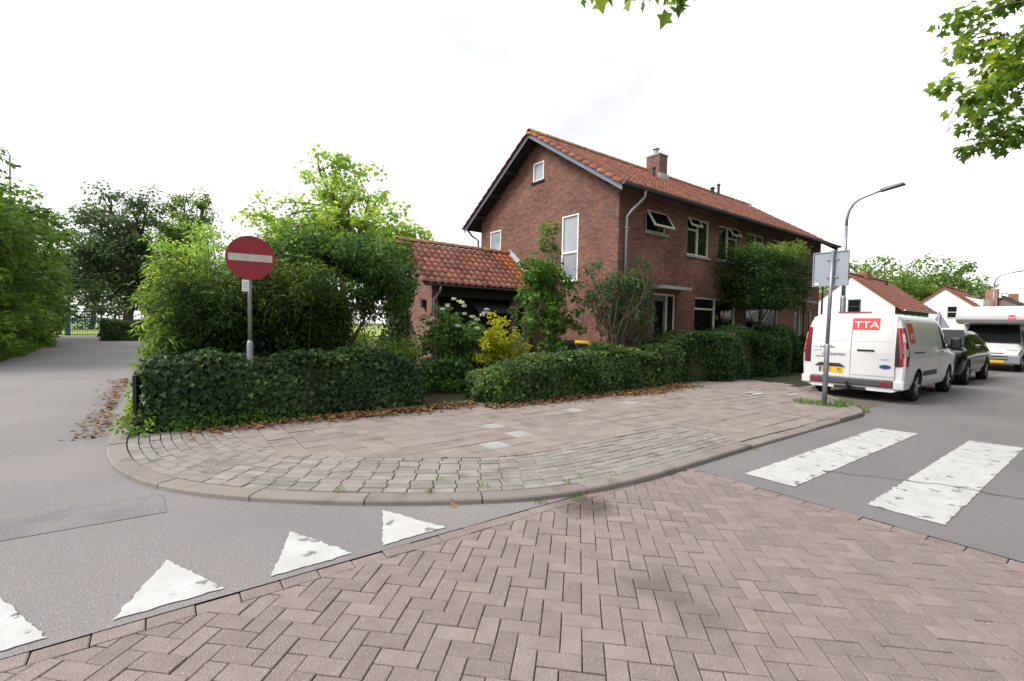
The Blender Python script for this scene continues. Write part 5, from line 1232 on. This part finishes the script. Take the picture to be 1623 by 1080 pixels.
# ---- motorhome facing the camera
def build_motorhome():
    o = empty('motorhome', (23.3, -5.4, 0), 'white motorhome with overcab sleeping berth parked beyond the black car', 'motorhome', rz=math.pi)
    mb = MB(); mb.box(0, 4.6, -1.08, 1.08, .45, 2.72); bevel(mb.obj('living_body', m_vanwhite, o, local=True), .08, 3)
    # overcab berth with sloping rounded nose
    pr = [(4.4, 1.92), (5.75, 1.93), (6.1, 1.98), (6.28, 2.12), (6.28, 2.28), (6.15, 2.46), (5.7, 2.62), (4.4, 2.74)]
    vs = [(x, -1.085, z) for x, z in pr]+[(x, 1.085, z) for x, z in pr]; n = len(pr)
    b = mesh('overcab', vs, [tuple(range(n-1, -1, -1)), tuple(range(n, 2*n))]+[(i, (i+1) % n, n+(i+1) % n, n+i) for i in range(n)], m_vanwhite, o, local=True); bevel(b, .05, 2, 50)
    # cab: lofted
    base = [(0, .35), (.85, .35), (.93, .5), (.95, .8), (.95, 1.02), (.92, 1.2), (.84, 1.6), (.76, 1.88), (0, 1.95)]
    secs = []
    for x, t, k in ((4.3, 1.95, 1), (5.0, 1.95, 1), (5.3, 1.90, 1), (5.65, 1.5, 1), (5.95, 1.15, 1), (6.25, 1.0, .98), (6.42, .92, .95), (6.5, .75, .9)):
        secs.append((x, [(y*k, (z if z < .9 else (.9+(z-.9)*(t-.9)/1.05)) if t > .95 else min(z, t-(.02 if y else 0))) for y, z in base]))
    b = lofted(secs, 'cab', m_vanwhite, o); WH = [(5.75, .35)]
    cut_arches(b, WH, .42, .6, m_black); autosmooth(b, 32)
    for s in (-1, 1):
        wheel(5.75, s*.82, .35, .33, .2, o, 6, s); wheel(1.6, s*.93, .35, .33, .2, o, 6, s)
        mb = MB(); a, c = sorted((s*1.0, s*1.18)); mb.box(5.5, 5.6, a, c, 1.1, 1.45); bevel(mb.obj('wing_mirror', m_black, o, local=True), .03)
        mb = MB(); a, c = sorted((s*.5, s*.86)); mb.box(6.32, 6.45, a, c, .76, .92); bevel(mb.obj('headlamp', m_lampclr, o, local=True), .02)
        mb = MB(); a, c = sorted((s*.835, s*.94)); mb.add([(4.9, s*.955, 1.08), (5.7, s*.955, 1.08), (5.3, s*.85, 1.7), (4.9, s*.85, 1.7)], [(0, 1, 2, 3)]); mb.obj('cab_window', m_glass, o, local=True)
    vs = [(5.33, -.74, 1.87), (5.33, .74, 1.87), (5.98, .88, 1.17), (5.98, -.88, 1.17)]; mesh('windscreen', [(x+.04, y, z+.03) for x, y, z in vs]+vs, [(0,1,2,3),(7,6,5,4),(0,4,5,1),(1,5,6,2),(2,6,7,3),(3,7,4,0)], m_glass, o, local=True)
    mb = MB(); mb.box(6.3, 6.62, -.95, .95, .32, .68); bm_ = bevel(mb.obj('bumper', m_mhgrey, o, local=True), .05, 2)
    for z in (.50, .62): MB().box(6.625, 6.63, -.6, .6, z-.02, z+.02).obj('bumper_slot', m_black, bm_, local=True)
    MB().box(6.43, 6.5, -.45, .45, .72, .76).obj('grille', m_black, o, local=True)
    mb = MB(); mb.box(6.63, 6.645, .02, .5, .36, .47); mb.obj('number_plate', m_plate, bm_, local=True)
    n = 24
    for rr, mt, e in ((.13, mat('badge_red', (.6, .12, .14), .5), .0), (.085, m_vanwhite, .003)):
        pass
    mb = MB(); mb.tube([(6.275, .61, 2.2), (6.29, .61, 2.2)], .12, 24); lg = mb.obj('round_badge', mat('badge_red', (.6, .12, .14), .5), o, local=True)
    MB().box(6.29, 6.294, .49, .73, 2.185, 2.215).obj('badge_band', m_vanwhite, lg, local=True)
    return o
build_motorhome()

# ------------------------------------------------------------------ houses down the street
def far_house(x0, L, yc, hw, zr, ze, lab, wallm, roofm, name='white_house', win=True):
    o = empty(name, (x0, yc, 0), lab, 'house')
    a, b = yc-hw, yc+hw
    mesh('wall', [(x0, a, 0), (x0, b, 0), (x0, b, ze), (x0, yc, zr), (x0, a, ze), (x0+L, a, 0), (x0+L, b, 0), (x0+L, b, ze), (x0+L, yc, zr), (x0+L, a, ze)], [(0,4,3,2,1), (5,6,7,8,9), (1,2,7,6)], wallm, o)
    mesh('street_wall', [(x0, a, 0), (x0+L, a, 0), (x0+L, a, ze), (x0, a, ze)], [(0, 1, 2, 3)], m_greenwall, o)
    s = (zr-ze)/hw; e = .55; rf = None
    for sg, ya in ((-1, a-e), (1, b+e)):
        z0 = ze-s*e; vs = [(x0-.12, ya, z0+.06), (x0+L+.12, ya, z0+.06), (x0+L+.12, yc, zr+.08), (x0-.12, yc, zr+.08)]
        rf = mesh('roof', vs+[(x, y, z-.14) for x, y, z in vs], [(0,1,2,3),(7,6,5,4),(0,4,5,1),(1,5,6,2),(2,6,7,3),(3,7,4,0)], roofm, o)
        nr = 11
        for k in range(nr):
            t = k/nr; y = ya+(yc-ya)*t; z = z0+.06+(zr+.02-z0)*t; y2 = ya+(yc-ya)*(t+1/nr); z2 = z0+.06+(zr+.02-z0)*(t+1/nr)
            mesh('tile_course', [(x0-.12, y, z+.005), (x0+L+.12, y, z+.005), (x0+L+.12, y, z+.05), (x0-.12, y, z+.05), (x0-.12, y2, z2+.01), (x0+L+.12, y2, z2+.01)], [(0,1,2,3),(3,2,5,4)], roofm, rf)
        mesh('verge', [(x0-.14, ya, z0-.12), (x0-.14, yc, zr-.08), (x0-.14, yc, zr+.1), (x0-.14, ya, z0+.08), (x0-.11, ya, z0-.12), (x0-.11, yc, zr-.08), (x0-.11, yc, zr+.1), (x0-.11, ya, z0+.08)], [(0,1,2,3),(7,6,5,4),(0,4,5,1),(1,5,6,2),(2,6,7,3),(3,7,4,0)], roofm, rf)
    gutter('gutter', (x0-.1, a-e-.05, ze-s*e+.03), (x0+L+.1, a-e-.05, ze-s*e+.03), .09, m_white, rf)
    for k in range(int(L/.5)): 
        v, f = half_round((x0-.1+k*.5, yc, zr+.1), (x0+.45+k*.5, yc, zr+.1), .13); mesh('ridge_tile', v, f, roofm, rf, smooth=True)
    return o
def far_window(o, pts_axis, x, y0, y1, z0, z1, fm):
    mb = MB()
    if pts_axis == 'G':
        mb.box(x-.05, x-.003, y0, y1, z0, z1); w_ = mb.obj('window', fm, o)
        ym = (y0+y1)/2
        for a, b, c, d in ((y0+.08, y1-.08, z0+.08, (z0+z1)/2-.03), (y0+.08, y1-.08, (z0+z1)/2+.03, z1-.08)): MB().box(x-.062, x-.052, a, b, c, d).obj('pane', m_glass, w_)
    else:
        mb.box(y0, y1, x-.05, x-.003, z0, z1); w_ = mb.obj('window', fm, o); MB().box(y0+.07, y1-.07, x-.062, x-.052, z0+.07, z1-.07).obj('pane', m_glass, w_)
h1 = far_house(34, 9.6, 4.95, 2.95, 6.0, 3.62, 'white gabled house with red roof directly behind the van', m_render, m_rooff)
far_window(h1, 'G', 34, 4.2, 5.05, 2.95, 4.05, m_bluedark)
for x in (35.2, 37.2, 38.8, 40.5, 42): far_window(h1, 'F', 2.0, x, x+.8, 1.9, 2.95, m_bluedark if x > 38 else m_white)
mb = MB(); mb.box(36.5, 37.3, 4.6, 5.3, 5.8, 6.45); mb.obj('chimney', m_ridge, h1); mb = MB(); mb.tube([(40.5, 4.3, 5.3), (40.5, 4.3, 5.95)], .1, 8); mb.obj('vent_pipe', m_black, h1)
h2 = far_house(50, 9, 2.2, 2.6, 5.85, 3.75, 'second white gabled house further along the street', m_render, m_rooff)
far_window(h2, 'G', 50, 1.2, 2.0, 2.9, 4.1, m_white)
mesh('dormer', [(52, -.2, 3.9), (55, -.2, 3.9), (55, 1.6, 5.1), (52, 1.6, 5.1), (52, -.2, 4.7), (55, -.2, 4.7), (55, 1.6, 5.2), (52, 1.6, 5.2)], [(0,1,5,4),(1,2,6,5),(2,3,7,6),(3,0,4,7),(4,5,6,7)], m_render, h2)
h3 = far_house(66, 12, .2, 3.0, 5.6, 4.0, 'brick house with dark roof at far end of street', m_chim, m_roofd, 'far_brick_house')
mb = MB(); mb.box(65.6, 66.6, .6, 1.6, 3.5, 6.6); mb.obj('chimney', mat('pinkish_brick', (.38, .2, .16), .85, var=(.3, .16, .13), vscale=4), h3)
mb = MB(); mb.box(72, 72.8, -.3, .5, 5.2, 6.4); mb.obj('chimney', m_ridge, h3)
# low shed and yellow shrub between the black car and the houses
sh = empty('garden_shed', (24, -1.5, 0), 'low red-roofed garden shed behind the black car', 'shed')
MB().box(22.6, 26, -2.4, .6, 0, 1.5).obj('wall', m_darkwood, sh)
mesh('roof', [(22.3, -2.8, 1.3), (26.3, -2.8, 1.3), (26.3, -.9, 2.0), (22.3, -.9, 2.0), (26.3, 1, 1.3), (22.3, 1, 1.3), (22.3, -2.8, 1.22), (26.3, -2.8, 1.22)], [(0, 1, 2, 3), (3, 2, 4, 5), (6, 7, 1, 0)], m_rooff, sh)
tree('yellow_garden_shrub', (19.5, -2.0, 0), 'yellowish shrub peeping out behind the black car', 'shrub', [(19.5, -2.0, 1.1, .7, .6, .8)], 40, 26, .25, .13, 'oval', l_laurel, tr=.03, stems=3, nlimb=16, trunk_top=(19.5, -2, 1))
tree('street_end_tree', (55, 10, 0), 'broad green tree above the first white house', 'tree', [(55, 10, 6.6, 5.2, 5, 3.8), (52, 10, 5, 3.6, 3.6, 3), (59, 8, 6, 3.4, 3.4, 3)], 240, 38, 1.0, .36, 'oval', l_far, tr=.35, trunk_top=(55, 10, 7), nlimb=40)
tree('street_end_tree', (72, 7.5, 0), 'paler green tree behind the second white house', 'tree', [(72, 7.5, 7.2, 6.0, 5, 4.2), (78, 5, 5.6, 4, 4, 3.5), (67, 9, 6, 3.5, 3.5, 3)], 240, 38, 1.15, .42, 'oval', l_far, tr=.4, trunk_top=(72, 7.5, 8), nlimb=40)
tree('street_end_tree', (24, 14, 0), 'green treetop showing just right of the brick house', 'tree', [(24, 14, 4.2, 2.6, 2.6, 2.2)], 80, 34, .7, .28, 'oval', l_far, tr=.25, trunk_top=(24, 14, 4), nlimb=20)

# ------------------------------------------------------------------ plane trees across the street
def outside(c):
    s = screen(c)
    return s is None or s[0] < -60 or s[0] > 1700 or s[1] < -70 or s[1] > 1150
def right_ok(c):
    s = screen(c)
    return s is None or s[0] > 1560 - 60*math.sin(s[1]/45.) and (s[1] < 215) or s[0] > 1700
pt1 = tree('street_plane_tree', (3.2, -13.6, 0), 'plane tree whose leafy boughs hang in at the top right', 'tree', [(3.5, -12.8, 8.8, 6.0, 4.4, 3.2), (3.7, -8.0, 6.9, 1.9, 1.9, 1.75), (4.2, -8.0, 8.6, 2.2, 2.2, 1.6)], 580, 48, .42, .15, 'star', l_over, bark=m_bark, tr=.17, trunk_top=(3.4, -13.0, 7.5), nlimb=90, bias=.55, group='plane trees across the main road')
BO = MB(); Cb = []
for (p, n) in (((-5.45, -5.35, 5.66), 5), ((-5.8, -5.2, 5.72), 5), ((-6.2, -5.1, 5.66), 4), ((-6.55, -4.95, 5.66), 4)):
    for _ in range(n): Cb.append((p[0]+random.gauss(0, .14), p[1]+random.gauss(0, .12), p[2]+random.gauss(0, .06)))
pt2 = tree('street_plane_tree', (-6.5, -15.2, 0), 'plane tree overhead whose twig dips in at the top centre', 'tree', [(-6.8, -13.6, 9.5, 5.5, 5.0, 3.0)], 260, 40, .55, .2, 'star', l_over, bark=m_barkl, tr=.3, trunk_top=(-6.6, -14.6, 8.6), nlimb=40, keep=outside, group='plane trees across the main road')
limb(BO, (-6.6, -12.5, 8.0), (-6.0, -7.2, 6.9), .06, .025, .1); limb(BO, (-6.0, -7.2, 6.9), (-5.9, -5.2, 5.85), .022, .006, .1); limb(BO, (-6.0, -7.0, 6.85), (-5.3, -5.35, 5.8), .018, .005, .1); limb(BO, (-6.0, -7.0, 6.85), (-6.5, -5.0, 5.8), .018, .005, .1)
BO.obj('hanging_bough', m_barkl, pt2, smooth=True)
foliage('hanging_leaves', np.array(Cb)+np.array([0, 0, .02]), .13, 3, .17, 'star', l_over, pt2, up=.3, flat=.7, droop=1.0)
for i, (x, lab) in enumerate(((12.5, 'plane tree across the road opposite the parked van'), (24, 'plane tree across the road opposite the motorhome'), (35, 'plane tree across the road opposite the first white house'), (47, 'plane tree across the road opposite the second white house'), (60, 'plane tree across the road opposite the far brick house'), (76, 'farthest plane tree on the opposite side of the road'))):
    tree('street_plane_tree', (x, -14.8, 0), lab, 'tree', [(x, -14.8, 7.2, 5.8, 4.4, 5.2)], 240, 34, 1.0, .5, 'oval', l_over, bark=m_barkl, tr=.3, trunk_top=(x, -14.8, 7.5), nlimb=16, keep=outside, group='plane trees across the main road')
hedge('shading_hedge', 'unseen tall hedge added across the main road to shade the facade', 'hedge', -8, 60, -18.2, -17, 3.6, 3.8, 0, 45, .3, 'oval', l_tree, .1)  # out of view; added to shade the facade and darken vehicle reflections

# ------------------------------------------------------------------ litter, weeds
n = 5600
u = RNG.uniform(0, 1, n); x = -10.3+u*10.8; y = -1.55-np.abs(RNG.normal(0, .2, n))-.5*np.exp(-((x+1.6)/1.0)**2)*RNG.uniform(0, 1, n); y[x > -5.9] -= .45
skip = (x < -8.6) & (RNG.uniform(0, 1, n) < .6); P = np.stack([x, y, np.full(n, PZ+.012)+RNG.uniform(0, .03, n)], 1)[~skip]
o = leaves('leaf_litter', P, nrm(np.array([0, 0, 1.])+rvec(len(P))*.45), rvec(len(P)), .075, 'oval', l_dead); tag(o, 'brown fallen leaves gathered along the foot of the hedges', 'leaf litter', kind='stuff')
n = 420; P = np.stack([-11.16-np.abs(RNG.normal(0, .16, n)), RNG.uniform(-1.2, 6, n), RNG.uniform(.01, .03, n)], 1)
o = leaves('leaf_litter', P, nrm(np.array([0, 0, 1.])+rvec(n)*.4), rvec(n), .07, 'oval', l_dead); tag(o, 'dry leaves lying in the side street gutter', 'leaf litter', kind='stuff')
o = leaves('fallen_leaf', [(-8.62, -5.66, .02)], [(.2, -.5, .8)], [(1, .3, .2)], np.array([.11]), 'star', l_dead, tint=np.array([1.])); tag(o, 'single pale fallen leaf on the asphalt by the kerb', 'leaf')
sp_ = []
for _ in range(110):
    k = random.randint(0, len(KC)-1); d = random.choice([.18, .29, .4, .5, .6, .72]); p = KC[k]+KN[k]*d
    if -11 < p[0] < -4.4 and p[1] < -1.5: sp_.append((p[0], p[1], PZ-.005, .05, .055, random.randint(8, 26)))
for _ in range(26): sp_.append((random.uniform(-9.5, 1), random.uniform(-4.6, -2.1), PZ-.004, .04, .035, random.randint(5, 12)))
tufts('paving_weeds', 'little grass tufts growing in the paving joints', 'weeds', sp_)
tufts('post_grass', 'green grass round the foot of the grey signpost', 'grass', [(.03+dx, -5.3+dy, PZ, .18, .13, 90) for dx, dy in ((0, .0), (-.1, .28), (.05, -.25), (.28, -.3), (.6, -.2))])
tufts('bay_weeds', 'weed clump in the gutter at the parking bay corner', 'weeds', [(.15, -6.0, 0, .1, .1, 60), (.7, -5.75, 0, .07, .08, 30), (-7.93, -6.0, 0, .06, .05, 40), (-7.6, -6.12, 0, .08, .06, 50), (-4.5, -6.2, 0, .05, .04, 20)])
tufts('verge_grass', 'rough grass edging the left side of the side street', 'grass', [(-15.1+random.gauss(0, .25), random.uniform(8, 24), .02, .3, .3, 40) for _ in range(90)])
